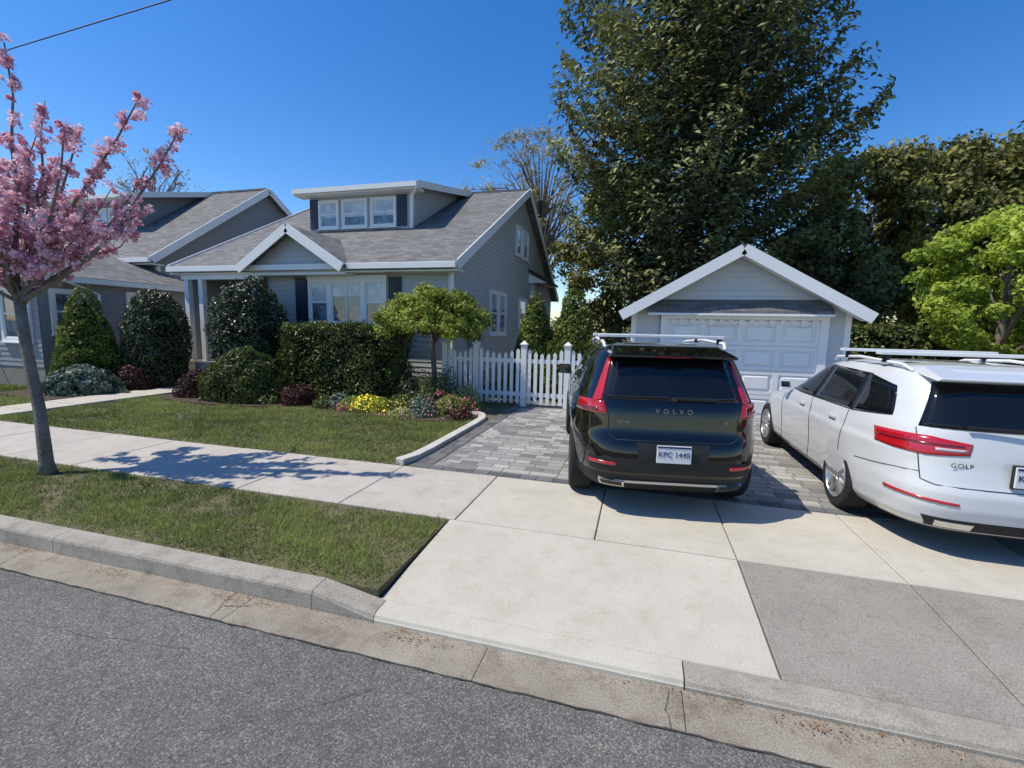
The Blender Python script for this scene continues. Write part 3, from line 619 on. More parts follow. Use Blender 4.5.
def make_tree(name,base,h,trunk_r,crown_z0,rx,nclump,nleaf,lsize,matk,cr=.6,bark='wood2',lean=(0,0),shape=1.0,seed=0,tintamt=.4,nlimb=14,hollow=.3,flat=.75,twigs=0):
    E=empty(name); bx,by=base; rg=random.Random(seed); g=MB()
    tp=[(bx+lean[0]*t,by+lean[1]*t,h*.8*t) for t in (0,.25,.5,.75,1)]
    g.tube(tp,[trunk_r*q for q in (1.25,.95,.75,.5,.2)],bark,8)
    cz=(crown_z0+h)/2; hz=(h-crown_z0)/2; cs=[];rs=[]
    ph=[rg.uniform(0,6) for _ in range(4)]
    for i in range(nclump):
        while True:
            a=rg.uniform(0,2*math.pi); zz=rg.uniform(-1,1); q=math.sqrt(max(0,1-abs(zz)**2*shape))
            q*=rg.uniform(.35,1)**.6
            lob=1+.22*math.sin(3*a+ph[0]+2*zz)+.15*math.sin(5*a+ph[1]-3*zz)
            if q>.05: break
        cs.append((bx+lean[0]+rx*q*lob*math.cos(a),by+lean[1]+rx*q*lob*math.sin(a),cz+hz*zz*.95)); rs.append(cr*rg.uniform(.5,1.3))
    for i in range(nlimb):
        p=Vector(cs[rg.randrange(len(cs))]); t=rg.uniform(.3,.85); s=Vector((bx+lean[0]*t,by+lean[1]*t,h*.8*t))
        if p.z<s.z: s.z=max(crown_z0*.6,p.z-.5)
        m=(s+p)/2+Vector((0,0,.15*(p-s).length)); g.tube([s,m,p],[trunk_r*.35,trunk_r*.16,trunk_r*.04],bark,5)
        for k in range(twigs):
            st=m.lerp(p,rg.random()); e=st+Vector((rg.gauss(0,.6),rg.gauss(0,.6),rg.uniform(.1,1.1))); g.tube([st,e],[trunk_r*.05,trunk_r*.02],bark,3)
    g.obj('trunk',E,smooth=True)
    C,Nm,S,t=clumps(cs,rs,nleaf,lsize,flat=flat,hollow=hollow,tintamt=tintamt)
    quads('foliage',C,Nm,S,.55,t,matk,E); return E
E=empty('umbrella_tree'); g=MB(); bx,by=-4.25,8.95
g.tube([(bx,by,0),(bx+.03,by,.7),(bx-.02,by,1.3),(bx,by,1.9)],[.075,.06,.055,.04],'wood',8)
cs=[];rs=[]
for i in range(150):
    a=random.uniform(0,6.28); q=math.sqrt(random.random()); p=(bx+1.15*q*math.cos(a),by+.95*q*math.sin(a),2.42-.62*q*q+random.uniform(-.36,.12)); cs.append(p); rs.append(random.uniform(.14,.26))
    if i<20: g.tube([(bx,by,1.3+.3*random.random()),((bx+p[0])/2,(by+p[1])/2,2.1),p],[.03,.02,.008],'wood',5)
g.obj('trunk',E,smooth=True); C,Nm,S,t=clumps(cs,rs,160,.034,flat=.8,hollow=.3); quads('foliage',C,Nm,S,.6,t,'umb',E)
# conifer: layered boughs, each a flat fan of needle sprays
E=empty('conifer_tree'); g=MB(); bx,by,Ht=1.6,19.0,21.0
g.tube([(bx,by,0),(bx+.1,by,5),(bx-.1,by,10),(bx+.1,by,15),(bx,by,Ht)],[.38,.3,.22,.12,.02],'wood',9)
g.tube([(bx+.15,by-.1,1.5),(bx+.7,by-.2,4),(bx+1.0,by-.2,8),(bx+.9,by,13)],[.2,.2,.14,.03],'wood',8)
rg=random.Random(21); PC=[];PN=[];PT=[];PS=[]
z=2.8
while z<20:
    Lz=np.interp(z,[3,5,8,10,12,14,17,20],[3.2,4.4,5.1,5.0,4.3,3.5,2.0,.5])
    nb=9 if z<14 else 6
    a0=rg.uniform(0,6.28)
    for k in range(nb):
        a=a0+2*math.pi*k/nb+rg.uniform(-.25,.25); l=Lz*rg.choice([.72,.85,.95,1.05,1.12]); droop=rg.uniform(-.10,.10); up=rg.uniform(.10,.32)
        dx,dy=math.cos(a),math.sin(a); P=[]
        for i in range(8):
            t=i/7; P.append(Vector((bx+dx*l*t,by+dy*l*t,z+l*(droop*t-.12*math.sin(t*math.pi)+up*t**3+.12*t))))
        g.tube(P,[.07*(1-.9*i/7) for i in range(8)],'wood',4)
        tb=rg.uniform(-.2,.2)
        n=int(360*l/4.5)
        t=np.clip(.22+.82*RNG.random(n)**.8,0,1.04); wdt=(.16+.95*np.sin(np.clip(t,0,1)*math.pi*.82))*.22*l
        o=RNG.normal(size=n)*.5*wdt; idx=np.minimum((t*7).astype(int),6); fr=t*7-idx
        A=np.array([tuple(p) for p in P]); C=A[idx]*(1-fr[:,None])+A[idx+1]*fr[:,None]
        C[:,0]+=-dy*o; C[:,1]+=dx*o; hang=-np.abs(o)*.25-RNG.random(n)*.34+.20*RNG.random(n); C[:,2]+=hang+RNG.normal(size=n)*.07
        C[:,0]+=RNG.normal(size=n)*.06
        PC.append(C); PN.append(np.c_[RNG.normal(size=n)*.6+dx*.5,RNG.normal(size=n)*.6+dy*.5,.6+RNG.random(n)*.8]); PS.append(np.full(n,.12)*(.6+.8*RNG.random(n)))
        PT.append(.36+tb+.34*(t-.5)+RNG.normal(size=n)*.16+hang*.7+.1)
    z+=.52 if z<12 else .60
g.obj('trunk',E,smooth=True)
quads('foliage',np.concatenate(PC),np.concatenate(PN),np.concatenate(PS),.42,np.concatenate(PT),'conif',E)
make_tree('deciduous_tree',(-1.0,22),8.6,.2,2.0,2.6,95,200,.10,'olive',cr=.75,seed=2)
make_tree('deciduous_tree',(9.3,24),9.4,.25,2.5,3.4,140,180,.12,'olive',cr=.8,seed=3)
make_tree('deciduous_tree',(13.0,25),10.0,.25,2.0,3.3,140,180,.12,'olive',cr=.8,seed=4)
make_tree('deciduous_tree',(17.0,25),10.6,.25,2.0,3.8,150,160,.13,'far',cr=.9,seed=5)
make_tree('deciduous_tree',(21.5,25),10.4,.25,1.0,3.8,150,160,.13,'far',cr=.9,seed=9)
make_tree('deciduous_tree',(6.6,20.5),6.2,.2,1.0,2.2,80,180,.10,'far',cr=.7,seed=15)
make_tree('maple_tree',(8.0,13.2),4.5,.12,1.3,1.75,130,230,.062,'maple',cr=.38,seed=6)
make_tree('budding_tree',(-7.5,34),15.8,.3,6,5.4,190,42,.10,'bud',cr=.9,seed=7,nlimb=120,hollow=.1,twigs=5)
make_tree('budding_tree',(-36,27),14.5,.3,6,4.0,70,20,.10,'bud',cr=.9,seed=8,nlimb=90,hollow=.1,twigs=4)
cs=[];rs=[]
for i in range(600):
    x=random.uniform(-110,110); y=45+random.uniform(0,14); hh=6.0+2.5*math.sin(x*.13)+1.5*math.sin(x*.31+1); z=random.uniform(.1,1)*hh*(1.15 if x>5 else .9); cs.append((x,y,z)); rs.append(random.uniform(1.4,2.6))
C,Nm,S,t=clumps(cs,rs,45,.42,hollow=.4); quads('tree_line',C,Nm,S,.6,t,'far')
# cherry
E=empty('cherry_tree'); g=MB(); B0=Vector((-6.24,3.33,0)); T=Vector((-6.50,3.38,1.95))
g.tube([B0+Vector((0,0,-.05)),B0+Vector((-.01,0,.12)),B0.lerp(T,.35)+Vector((.03,0,0)),B0.lerp(T,.7)+Vector((-.02,0,0)),T],[.095,.066,.056,.052,.05],'wood2',10)
rg=random.Random(5); tips=[(-4.50,3.72,3.62),(-4.80,3.55,3.88),(-5.25,3.9,3.35),(-5.45,3.3,3.55),(-5.9,3.7,3.7),(-6.30,3.4,4.45),(-6.7,3.9,4.2),(-7.1,3.1,4.1),(-7.5,3.5,3.9),(-7.7,3.9,3.3),(-8.0,3.2,3.0),(-5.8,2.9,3.1),(-6.2,4.2,3.3),(-5.5,3.5,2.85),(-7.0,2.7,3.2),(-5.85,3.4,2.6),(-7.3,3.9,2.8),(-6.2,3.0,3.9),(-6.9,3.3,2.7),(-7.3,3.2,3.5),(-6.6,3.2,3.3),(-6.5,3.7,3.8)]
cs=[];rs=[]
def branch(s,e,r0,depth):
    s=Vector(s);e=Vector(e);L=(e-s).length; n=6; P=[]
    bow=Vector((rg.uniform(-.1,.1),rg.uniform(-.1,.1),-.10))*L
    for i in range(n+1):
        t=i/n; P.append(s.lerp(e,t)+bow*4*t*(1-t)*.5+Vector([rg.uniform(-.025,.025) for _ in range(3)]))
    g.tube(P,[r0*(1-.8*i/n) for i in range(n+1)],'wood2',6)
    st=.28 if depth==0 else .1
    for i in range(int(L*(12.5 if depth==0 else 14))):
        t=rg.uniform(st,1.02); k=min(int(t*n),n-1); p=P[k].lerp(P[k+1],t*n-k)+Vector([rg.gauss(0,.032) for _ in range(3)]); cs.append(p); rs.append(rg.uniform(.03,.08))
    if depth<2:
        for i in range(3 if depth==0 else 2):
            t=rg.uniform(.25,.8); k=min(int(t*n),n-1); p=P[k]; d=(e-s).normalized()+Vector((rg.uniform(-.7,.7),rg.uniform(-.7,.7),rg.uniform(-.2,.6))); branch(p,p+d.normalized()*L*rg.uniform(.16,.30),r0*.45,depth+1)
for i,tp in enumerate(tips): branch(T+Vector((rg.uniform(-.03,.03),rg.uniform(-.03,.03),-.1*rg.random())),tp,.030 if i<8 else .022,0)
g.obj('trunk',E,smooth=True)
C,Nm,S,t=clumps(cs,rs,44,.0175,flat=1,hollow=.3,tintamt=.4); quads('blossoms',C,Nm,S,.8,t,'pink',E)
# litter
n=2600; X=RNG.uniform(-12,6,n); cl=(np.sin(X*2.3)+np.sin(X*5.1+1)+np.sin(X*13.7)*.5)>.55; X=X[cl]; n=len(X)
Y=2.29-np.abs(RNG.normal(size=n))*.025; C=np.c_[X,Y,np.full(n,ZR+.012)]
quads('leaf_litter',C,np.c_[RNG.normal(size=(n,2))*.3,np.ones(n)],.003+.008*RNG.random(n)**2,.35,.4+.3*RNG.random(n),'litter')
n=500; K=RNG.normal(size=(n,2))*[.10,.03]; cx_=RNG.choice([-2.5,-3.6,-1.2,.9],n); C=np.c_[cx_+K[:,0],2.23+K[:,1]*.8,np.full(n,ZR+.013)]; quads('leaf_litter_pile',C,np.c_[RNG.normal(size=(n,2))*.4,np.ones(n)],.003+.009*RNG.random(n)**2,.4,.4+.3*RNG.random(n),'litter')
n=260; C=np.c_[RNG.uniform(-3,3.5,n),RNG.uniform(.8,2.25,n),np.full(n,ZR+.012)]; quads('leaf_litter_road',C,np.c_[RNG.normal(size=(n,2))*.3,np.ones(n)],.002+.005*RNG.random(n)**2,.5,RNG.random(n),'litter')
n=500; C=np.c_[RNG.uniform(-10,-3,n),RNG.uniform(2.6,6.5,n),np.full(n,.02)]; quads('fallen_petals',C,np.c_[RNG.normal(size=(n,2))*.3,np.ones(n)],.005+.003*RNG.random(n),.7,RNG.random(n),'pink')
g=MB(); P=[]
for i in range(31):
    t=i/30; P.append((-40+33*t,7.05-.3*t,5.74+1.6*t))
g.tube(P,[.011]*31,'black',5); g.obj('utility_wire',smooth=True)
# ------------------------------------------------------------------ cars
M['paint_black']=mat('paint_black',(0.003,0.003,0.0035),0.10,0.0,0.9,0.25)
M['paint_white']=mat('paint_white',(0.60,0.61,0.62),0.35,0.0,1.0,0.5)
M['plastic']=mat('trim_plastic',(0.020,0.020,0.021),0.6,spec=.3)
M['rubber']=mat('tyre_rubber',(0.02,0.02,0.02),0.85,spec=.3)
M['alloy']=mat('alloy',(0.50,0.50,0.52),0.3,0.8)
M['alu']=mat('aluminium_bar',(0.70,0.70,0.70),0.35,0.0)
M['alloy_d']=mat('alloy_dark',(0.10,0.10,0.11),0.35,0.8)
M['chrome']=mat('chrome',(0.7,0.7,0.7),0.15,1.0)
M['red']=mat('lamp_red',(0.42,0.008,0.012),0.15,0,1.0)
M['red_d']=mat('lamp_red_dark',(0.16,0.004,0.008),0.15,0,1.0)
M['lampclear']=mat('lamp_clear',(0.5,0.42,0.42),0.15,0,1.0)
M['plate']=mat('plate_white',(0.68,0.69,0.70),0.4)
M['ink']=mat('plate_ink',(0.02,0.03,0.12),0.4)
class Body:
    def __init__(s,tab,nr,nf,arches,flare,sig=.018):
        tab=np.array(tab,float); s.z0,s.z1=tab[0,0],tab[-1,0]; s.nr,s.nf=nr,nf; s.ar=arches; s.fl=flare
        s.zg=np.linspace(s.z0,s.z1,500); dz=s.zg[1]-s.zg[0]; k=np.arange(-40,41)*dz; kk=np.exp(-k*k/2/sig**2); kk/=kk.sum()
        s.c=[]
        for j in range(1,5):
            v=np.interp(s.zg,tab[:,0],tab[:,j]); lo=v[0]-(v[1:41][::-1]-v[0]); hi=v[-1]-(v[-41:-1][::-1]-v[-1])
            s.c.append(np.convolve(np.r_[lo,v,hi],kk,'valid'))
    def par(s,z): return [float(np.interp(z,s.zg,c)) for c in s.c]
    def P(s,p,q,z):
        yr,yf,hw,ym=s.par(z); n=s.nr if q>=0 else s.nf
        k=(abs(p)**n+abs(q)**n)**(-1/n); p*=k;q*=k
        y=ym-(ym-yr)*q if q>=0 else ym+(yf-ym)*(-q)
        x=p*hw
        if abs(p)>.5 and z<.95:
            for ya in s.ar:
                d=math.hypot(y-ya,(z-.34)*.9); x+=math.copysign(s.fl*math.exp(-(d/.46)**6),p)
        return Vector((x,y,z))
    def t2pq(s,t,z):
        yr,yf,hw,ym=s.par(z); sg=1 if t>=0 else -1; t=abs(t)
        if t<=hw: return sg*t/hw,1.0
        y=yr+(t-hw)
        if y<=ym: return sg,(ym-y)/(ym-yr)
        if y<=yf: return sg,-(y-ym)/(yf-ym)
        return sg*max(0,1-(y-yf)/hw),-1.0
    def T(s,t,z,off=0):
        p,q=s.t2pq(t,z); a=s.P(p,q,z)
        if off:
            e=.01; b=s.P(*s.t2pq(t+e,z),z); z2=min(z+e,s.z1); c=s.P(*s.t2pq(t,z2),z2) if z2>z else s.P(*s.t2pq(t,z-e),z-e)
            d=(c-a) if z2>z else (a-c)
            a=a+(b-a).cross(d).normalized()*off
        return a
    def coord(s,spec):
        m,v,z=spec; yr,yf,hw,ym=s.par(z)
        if m=='r': return (v,z)
        if m=='s': return (hw+(v-yr),z)
        return (hw+(yf-yr)+(hw-v),z)
    def mesh(s,g,k,nz=48,zl=None,kl=None):
        B=[]
        for v in np.linspace(-1,1,27)[:-1]: B.append((v,1.0))
        for v in np.r_[1.0,np.linspace(.97,-.97,58),-1.0][:-1]: B.append((1.0,v))
        for v in np.linspace(1,-1,21)[:-1]: B.append((v,-1.0))
        for v in np.r_[1.0,np.linspace(.97,-.97,58),-1.0][::-1][:-1]: B.append((-1.0,v))
        zs=np.linspace(s.z0,s.z1,nz); zs=np.sort(np.r_[zs,s.z1-.002,s.z1-.006,s.z1-.012]); n=len(B); V=[s.P(p,q,z) for z in zs for p,q in B]
        o=len(g.v); F1=[];F2=[]
        for i in range(len(zs)-1):
            for j in range(n):
                fc=(i*n+j,i*n+(j+1)%n,(i+1)*n+(j+1)%n,(i+1)*n+j)
                (F2 if zl and zs[i+1]<zl else F1).append(fc)
        F2.append(tuple(range(n-1,-1,-1))); F1.append(tuple((len(zs)-1)*n+j for j in range(n)))
        g.v+=[tuple(v) for v in V]
        for fs,kk in((F1,k),(F2,kl or k)):
            i=g.mi(kk)
            for q in fs: g.f.append(tuple(o+a for a in q)); g.m.append(i)
    def patch(s,g,bot,top,k,off=.005,nu=14,nv=6,mir=False):
        def samp(L,u):
            L=[s.coord(a) for a in L]; u=u*(len(L)-1); i=min(int(u),len(L)-2); w=u-i
            return (L[i][0]*(1-w)+L[i+1][0]*w, L[i][1]*(1-w)+L[i+1][1]*w)
        V=[]
        for j in range(nv+1):
            for i in range(nu+1):
                a=samp(bot,i/nu);b=samp(top,i/nu);w=j/nv; V.append(s.T(a[0]*(1-w)+b[0]*w,a[1]*(1-w)+b[1]*w,off))
        fs=[(j*(nu+1)+i,j*(nu+1)+i+1,(j+1)*(nu+1)+i+1,(j+1)*(nu+1)+i) for j in range(nv) for i in range(nu)]
        ring=[i for i in range(nu+1)]+[j*(nu+1)+nu for j in range(1,nv+1)]+[nv*(nu+1)+i for i in range(nu-1,-1,-1)]+[j*(nu+1) for j in range(nv-1,0,-1)]
        m=len(V); W=[]
        nrm=(V[nu]-V[0]).cross(V[-1]-V[0]).normalized()
        for r in ring: W.append(V[r]-nrm*(abs(off)+.01))
        V2=V+W; L=len(ring)
        fs2=fs+[(ring[i],m+i,m+(i+1)%L,ring[(i+1)%L]) for i in range(L)]
        g.add(V2,fs2,k)
        if mir: g.add([Vector((-v.x,v.y,v.z)) for v in V2],[f_[::-1] for f_ in fs2],k)
    def seam(s,g,pts,k='black',w=.006,off=.002,mir=False):
        P=[]
        for a,b in zip(pts[:-1],pts[1:]):
            A=s.coord(a);Bc=s.coord(b)
            for i in range(8): P.append((A[0]+(Bc[0]-A[0])*i/8,A[1]+(Bc[1]-A[1])*i/8))
        P.append(s.coord(pts[-1]))
        Q=[s.T(t,z,off) for t,z in P]
        g.tube(Q,[w/2]*len(Q),k,4)
        if mir: g.tube([Vector((-v.x,v.y,v.z)) for v in Q],[w/2]*len(Q),k,4)
def wheel(parent,x,y,r,w,side,dark=False,name='wheel'):
    g=MB(); seg=40; rk='alloy_d' if dark else 'alloy'
    def lathe(prof,k):
        V=[];n=len(prof)
        for i in range(seg):
            a=2*math.pi*i/seg
            for (rr,xx) in prof: V.append((side*xx,rr*math.cos(a),rr*math.sin(a)))
        g.add(V,[(i*n+j,i*n+j+1,((i+1)%seg)*n+j+1,((i+1)%seg)*n+j) if side<0 else (((i+1)%seg)*n+j,((i+1)%seg)*n+j+1,i*n+j+1,i*n+j) for i in range(seg) for j in range(n-1)],k)
    ri=r*.70
    lathe([(ri,-w),( r*.93,-w),(r*.985,-w*.93),(r,-w*.8),(r,-w*.2),(r*.985,-w*.07),(r*.93,-.0),(r*.8,.004),(ri,-.008)],'rubber')
    lathe([(ri,-.008),(ri*.985,.002),(ri*.95,-.01),(ri*.93,-.05),(ri*.9,-w)],rk)
    lathe([(ri*.9,-.09),(.001,-.09)],'black')
    lathe([(.001,-.005),(.035,-.006),(.06,-.015),(.065,-.04)],rk)
    for i in range(5):
        for dth in(-.17,.17):
            a=2*math.pi*i/5+.3; c,s_=math.cos(a),math.sin(a); c2,s2=math.cos(a+dth),math.sin(a+dth)
            g.bar((side*-.022,.03*c,.03*s_),(side*-.018,ri*.96*c2,ri*.96*s2),.026,.035,rk,up=(1,0,0))
    o=g.obj(name,parent,loc=(x,y,r)); o.data.shade_smooth(); o.data.set_sharp_from_angle(angle=math.radians(35)); return o
def finish_body(g,parent,arch,rad):
    o=g.obj('bodyshell',parent)
    mb=MB()
    for ya in arch:
        for sg in(-1,1):
            x0,x1=(.60,1.2) if sg>0 else (-1.2,-.60); seg=48; V=[]
            for xx in(x0,x1):
                for i in range(seg): a=2*math.pi*i/seg; V.append((xx,ya+rad*math.cos(a),.345+rad*math.sin(a)))
            mb.add(V,[tuple(range(seg-1,-1,-1)),tuple(range(seg,2*seg))]+[(i,(i+1)%seg,(i+1)%seg+seg,i+seg) for i in range(seg)],'black')
    c=mb.obj('cut')
    for q in(c,o):
        bm=bmesh.new(); bm.from_mesh(q.data); bmesh.ops.recalc_face_normals(bm,faces=bm.faces); bm.to_mesh(q.data); bm.free()
    m=o.modifiers.new('b','BOOLEAN'); m.operation='DIFFERENCE'; m.object=c; m.solver='EXACT'
    try: m.material_mode='TRANSFER'
    except Exception: pass
    bpy.context.view_layer.update(); dg=bpy.context.evaluated_depsgraph_get(); me=bpy.data.meshes.new_from_object(o.evaluated_get(dg))
    o.modifiers.clear()
    if len(me.polygons)>500: o.data=me
    bpy.data.objects.remove(c)
    o.data.shade_smooth(); o.data.set_sharp_from_angle(angle=math.radians(28)); return o
def text(parent,s,size,loc,rot,k,name='lettering',sp=1.0,ext=.002):
    cu=bpy.data.curves.new(name,'FONT'); cu.body=s; cu.size=size; cu.extrude=ext; cu.space_character=sp; cu.align_x='CENTER'; cu.align_y='CENTER'
    cu.materials.append(M[k]); o=bpy.data.objects.new(name,cu); scn.collection.objects.link(o); o.parent=parent; o.location=loc; o.rotation_euler=rot; return o
def lobox(g,pb,pt,k): g.add(pb+pt,[(3,2,1,0),(4,5,6,7)]+[(i,(i+1)%4,(i+1)%4+4,i+4) for i in range(4)],k)
# --- black SUV
SUV=empty('black_suv',(.20,4.98,0),math.radians(9.5)); SUV.scale=(.955,.97,.985)
tab=[(.24,-.70,3.38,.82,1.3),(.32,-.80,3.50,.88,1.3),(.45,-.855,3.57,.905,1.3),(.60,-.865,3.58,.915,1.3),(.70,-.845,3.57,.92,1.3),(.80,-.80,3.55,.925,1.3),(.92,-.785,3.45,.925,1.3),(1.0,-.775,3.1,.92,1.3),
 (1.06,-.76,2.5,.905,1.2),(1.11,-.74,2.25,.87,1.0),(1.25,-.66,1.98,.815,.9),(1.40,-.57,1.68,.755,.7),(1.50,-.50,1.45,.70,.6),(1.555,-.42,1.2,.63,.5),(1.585,-.30,.95,.52,.4),(1.60,-.05,.7,.36,.35)]
Bv=Body(tab,5.5,4,(0,2.70),.02); g=MB(); Bv.mesh(g,'paint_black',zl=.42,kl='plastic'); finish_body(g,SUV,(0,2.70),.40)
g=MB()
Bv.patch(g,[('r',-.62,1.10),('r',.62,1.10)],[('r',-.52,1.47),('r',.52,1.47)],'cglass',.006,20,8)
Bv.patch(g,[('s',-.42,1.14),('s',.10,1.12)],[('s',-.22,1.40),('s',.14,1.45)],'cglass',.004,mir=True)
Bv.patch(g,[('s',.16,1.12),('s',1.0,1.11)],[('s',.20,1.46),('s',.95,1.47)],'cglass',.004,mir=True)
Bv.patch(g,[('s',1.08,1.11),('s',2.0,1.11)],[('s',1.03,1.47),('s',1.35,1.46)],'cglass',.004,mir=True)
Bv.patch(g,[('f',-.7,1.13),('f',.7,1.13)],[('f',-.55,1.5),('f',.55,1.5)],'cglass',.004)
g.obj('windows',SUV,smooth=True)
g=MB()
Bv.patch(g,[('r',.68,1.07),('r',.80,1.05)],[('r',.59,1.45),('r',.635,1.45)],'red',.014,6,10,mir=True)
Bv.patch(g,[('r',.62,.96),('s',-.42,.95)],[('r',.67,1.07),('s',-.50,1.06)],'red',.014,16,4,mir=True)
Bv.patch(g,[('r',.70,.98),('s',-.5,.965)],[('r',.71,1.01),('s',-.52,1.00)],'red_d',.017,16,2,mir=True)
Bv.patch(g,[('r',.52,.50),('r',.80,.50)],[('r',.52,.53),('r',.82,.535)],'red',.010,10,1,mir=True)
g.obj('tail_lamps',SUV,smooth=True)
g=MB()
Bv.patch(g,[('r',-.30,.52),('r',.30,.52)],[('r',-.33,.72),('r',.33,.72)],'plastic',.003,10,3)
Bv.patch(g,[('r',-.80,.44),('r',.80,.44)],[('r',-.83,.56),('r',.83,.56)],'plastic',.004,24,3)
Bv.patch(g,[('r',-.48,.335),('r',.48,.335)],[('r',-.52,.36),('r',.52,.36)],'alloy',.012,20,1)
Bv.patch(g,[('r',.42,.30),('r',.66,.31)],[('r',.43,.35),('r',.68,.36)],'chrome',.025,8,1,mir=True)
Bv.patch(g,[('r',.44,.312),('r',.64,.32)],[('r',.45,.34),('r',.66,.35)],'black',.028,8,1,mir=True)
Bv.seam(g,[('r',-.66,1.08),('r',-.60,.95),('r',-.60,.78),('r',-.52,.735),('r',.52,.735),('r',.60,.78),('r',.60,.95),('r',.66,1.08)],w=.008)
Bv.seam(g,[('r',.80,.74),('s',-.40,.66)],w=.006,mir=True)
for y in(.13,1.02,2.05): Bv.seam(g,[('s',y,.42),('s',y,1.10)],mir=True)
g.obj('trim',SUV)
g=MB()
lobox(g,[(-.60,-.64,1.475),(.60,-.64,1.475),(.62,-.25,1.52),(-.62,-.25,1.52)],[(-.58,-.66,1.505),(.58,-.66,1.505),(.52,-.2,1.595),(-.52,-.2,1.595)],'paint_black')
g.obj('spoiler',SUV,bevel=.012)
g=MB(); g.bar((-.15,-.664,1.49),(.15,-.664,1.49),.008,.014,'red_d'); g.obj('brake_light',SUV)
g=MB()
for s in(-1,1):
    g.tube([(s*.60,-.25,1.555),(s*.62,-.15,1.61),(s*.63,.6,1.635),(s*.62,1.3,1.60),(s*.60,1.5,1.54)],[.014,.018,.018,.018,.012],'alu',8)
    for y in(.0,.8): g.tube([(s*.62,y,1.6),(s*.62,y,1.665)],[.03,.025],'plastic',8)
for y in(.0,.8): g.box((-.66,y-.045,1.655),(.66,y+.045,1.685),'alu')
g.obj('roof_rack',SUV,bevel=.008)
g=MB()
for s in(-1,1):
    V=[(s*.88,1.72,1.08),(s*1.08,1.74,1.09),(s*1.09,1.75,1.23),(s*.92,1.73,1.23),(s*.88,1.86,1.10),(s*1.06,1.90,1.11),(s*1.06,1.90,1.20),(s*.92,1.87,1.20)]
    g.add(V,[(0,1,2,3),(4,7,6,5),(0,4,5,1),(1,5,6,2),(2,6,7,3),(3,7,4,0)],'paint_black')
    g.add([(s*.93,1.716,1.10),(s*1.06,1.73,1.105),(s*1.07,1.74,1.21),(s*.94,1.722,1.21)],[(0,1,2,3)],'cglass')
g.obj('mirrors',SUV,bevel=.015)
g=MB(); g.bar((0.0,-.79,1.13),(.40,-.775,1.12),.018,.014,'black'); g.tube([(0,-.745,1.10),(0,-.80,1.12)],[.03,.022],'black',8); g.obj('wiper',SUV)
g=MB(); g.box((-.155,-.893,.555),(.155,-.882,.715),'plate'); g.obj('number_plate',SUV,bevel=.004)
g=MB(); g.box((-.15,-.8955,.692),(.15,-.8935,.708),'ink'); g.box((-.165,-.884,.545),(.165,-.872,.725),'black'); g.obj('plate_frame',SUV)
text(SUV,'KPC 1440',.068,(0,-.8945,.632),(math.pi/2,0,0),'ink','plate_lettering')
text(SUV,'V O L V O',.062,(0,-.792,1.005),(math.pi/2,0,0),'chrome','tailgate_lettering',1.25)
text(SUV,'XC40',.045,(-.46,-.800,.90),(math.pi/2,0,0),'chrome','model_lettering'); text(SUV,'T5',.045,(.46,-.80,.92),(math.pi/2,0,0),'chrome','engine_lettering')
for s in(-1,1):
    for y in(0,2.70): wheel(SUV,s*.925,y,.36,.24,s,dark=True)
# --- white wagon
WG=empty('white_station_wagon',(2.83,5.12,0),0)
tab=[(.19,-.93,3.33,.78,1.2),(.27,-1.02,3.43,.85,1.2),(.40,-1.065,3.50,.875,1.2),(.53,-1.06,3.51,.885,1.2),(.60,-1.03,3.50,.885,1.2),(.72,-1.0,3.40,.888,1.2),(.795,-.99,3.2,.890,1.2),(.825,-.985,3.05,.874,1.2),
 (.90,-.97,2.7,.862,1.1),(.985,-.95,2.15,.835,1.0),(1.08,-.905,1.93,.79,.8),(1.20,-.84,1.70,.745,.6),(1.30,-.77,1.48,.705,.5),(1.38,-.70,1.28,.665,.4),(1.425,-.64,1.08,.61,.3),(1.45,-.54,.88,.53,.2),(1.468,-.3,.6,.36,.15)]
Bg=Body(tab,5.2,3.6,(0,2.63),.018,sig=.010); g=MB(); Bg.mesh(g,'paint_white',nz=60,zl=.23,kl='plastic'); finish_body(g,WG,(0,2.63),.355)
g=MB()
Bg.patch(g,[('r',-.70,1.0),('r',.70,1.0)],[('r',-.56,1.34),('r',.56,1.34)],'cglass',.006,20,8)
Bg.patch(g,[('s',-.74,1.05),('s',-.08,1.005)],[('s',-.54,1.28),('s',-.05,1.345)],'cglass',.004,mir=True)
Bg.patch(g,[('s',-.02,1.005),('s',.86,.995)],[('s',.0,1.35),('s',.80,1.365)],'cglass',.004,mir=True)
Bg.patch(g,[('s',.92,.995),('s',1.86,.99)],[('s',.86,1.365),('s',1.22,1.345)],'cglass',.004,mir=True)
Bg.patch(g,[('s',-.09,1.00),('s',-.01,1.0)],[('s',-.06,1.35),('s',.01,1.35)],'black',.003,3,6,mir=True)
Bg.patch(g,[('s',.85,.99),('s',.93,.99)],[('s',.79,1.365),('s',.87,1.365)],'black',.003,3,6,mir=True)
Bg.patch(g,[('f',-.62,1.02),('f',.62,1.02)],[('f',-.5,1.4),('f',.5,1.4)],'cglass',.004)
g.obj('windows',WG,smooth=True)
g=MB()
Bg.patch(g,[('r',.40,.815),('r',.66,.79),('s',-.68,.81)],[('r',.38,.90),('r',.62,.935),('s',-.58,.925)],'red',.008,20,5,mir=True)
Bg.patch(g,[('r',.42,.835),('r',.60,.83)],[('r',.41,.855),('r',.60,.855)],'lampclear',.011,8,1,mir=True)
Bg.patch(g,[('r',.43,.87),('s',-.72,.865)],[('r',.43,.885),('s',-.70,.885)],'red_d',.011,16,1,mir=True)
Bg.patch(g,[('r',.46,.435),('s',-.92,.46)],[('r',.46,.455),('s',-.92,.485)],'red',.008,10,1,mir=True)
g.obj('tail_lamps',WG,smooth=True)
g=MB()
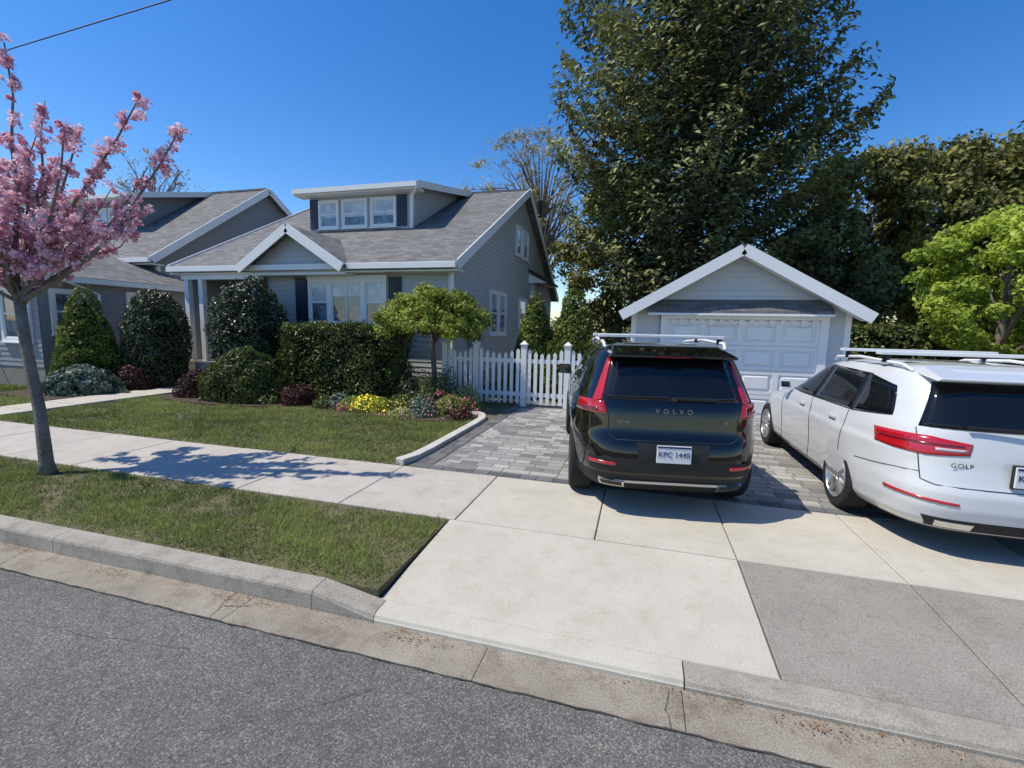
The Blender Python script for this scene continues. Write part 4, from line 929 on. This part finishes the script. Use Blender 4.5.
Bg.seam(g,[('r',-.72,.985),('r',-.69,.60),('r',-.60,.575),('r',.60,.575),('r',.69,.60),('r',.72,.985)],w=.007)
Bg.seam(g,[('r',.69,.655),('s',-.38,.60)],w=.006,mir=True)
for y,z0 in((-.05,.58),(.89,.27),(1.95,.27)): Bg.seam(g,[('s',y,z0),('s',y+(.02),.98)],w=.007,mir=True)
Bg.seam(g,[('s',.42,.27),('s',1.95,.27)],w=.006,mir=True)
Bg.patch(g,[('r',-.60,.23),('r',.60,.23)],[('r',-.66,.32),('r',.66,.32)],'plastic',.004,20,2)
Bg.patch(g,[('r',.34,.25),('r',.56,.25)],[('r',.34,.30),('r',.57,.30)],'chrome',.012,8,1,mir=True)
Bg.seam(g,[('s',-.74,1.045),('s',-.08,.995),('s',1.9,.98)],k='black',w=.012,off=.003,mir=True)
for y in(.14,1.06):
    p=Bg.T(Bg.coord(('s',y,.87))[0],.87,.012); q=Bg.T(Bg.coord(('s',y+.17,.87))[0],.87,.012)
    for s in(-1,1): g.bar((s*p.x,p.y,p.z),(s*q.x,q.y,q.z),.026,.024,'paint_white')
g.obj('trim',WG)
g=MB(); lobox(g,[(-.58,-.83,1.355),(.58,-.83,1.355),(.58,-.5,1.40),(-.58,-.5,1.40)],[(-.56,-.84,1.38),(.56,-.84,1.38),(.50,-.45,1.458),(-.50,-.45,1.458)],'paint_white'); g.obj('spoiler',WG,bevel=.012)
g=MB()
for s in(-1,1):
    g.tube([(s*.58,-.5,1.41),(s*.60,-.38,1.455),(s*.615,.4,1.485),(s*.60,1.0,1.455),(s*.57,1.15,1.41)],[.012,.016,.016,.016,.01],'alu',8)
    for y in(-.1,.7): g.tube([(s*.61,y,1.46),(s*.61,y,1.54)],[.032,.026],'plastic',8)
for y in(-.1,.7): g.box((-.68,y-.045,1.53),(.68,y+.045,1.56),'alu')
g.obj('roof_rack',WG,bevel=.008)
g=MB()
for s in(-1,1):
    V=[(s*.85,1.66,.99),(s*.99,1.67,.995),(s*1.0,1.68,1.09),(s*.87,1.67,1.09),(s*.85,1.76,1.0),(s*.97,1.80,1.01),(s*.97,1.80,1.075),(s*.87,1.77,1.075)]
    g.add(V,[(0,1,2,3),(4,7,6,5),(0,4,5,1),(1,5,6,2),(2,6,7,3),(3,7,4,0)],'paint_white')
    g.add([(s*.88,1.656,1.003),(s*.975,1.662,1.003),(s*.98,1.671,1.075),(s*.885,1.662,1.075)],[(0,1,2,3)],'cglass')
g.obj('mirrors',WG,bevel=.012)
g=MB(); g.bar((0,-.985,1.02),(-.42,-.96,1.03),.018,.014,'black'); g.obj('wiper',WG)
g=MB(); g.box((-.155,-1.062,.62),(.155,-1.045,.775),'plate'); g.obj('number_plate',WG,bevel=.004)
g=MB(); g.box((-.15,-1.0645,.752),(.15,-1.063,.768),'ink'); g.box((-.165,-1.05,.61),(.165,-1.03,.785),'black'); g.obj('plate_frame',WG)
text(WG,'KRM 7281',.066,(0,-1.0635,.692),(math.pi/2,0,0),'ink','plate_lettering')
text(WG,'GOLF',.05,(-.44,-.995,.735),(math.pi/2,0,0),'alloy_d','model_lettering',1.2,.001)
for s in(-1,1):
    for y in(0,2.63): wheel(WG,s*.885,y,.32,.22,s)
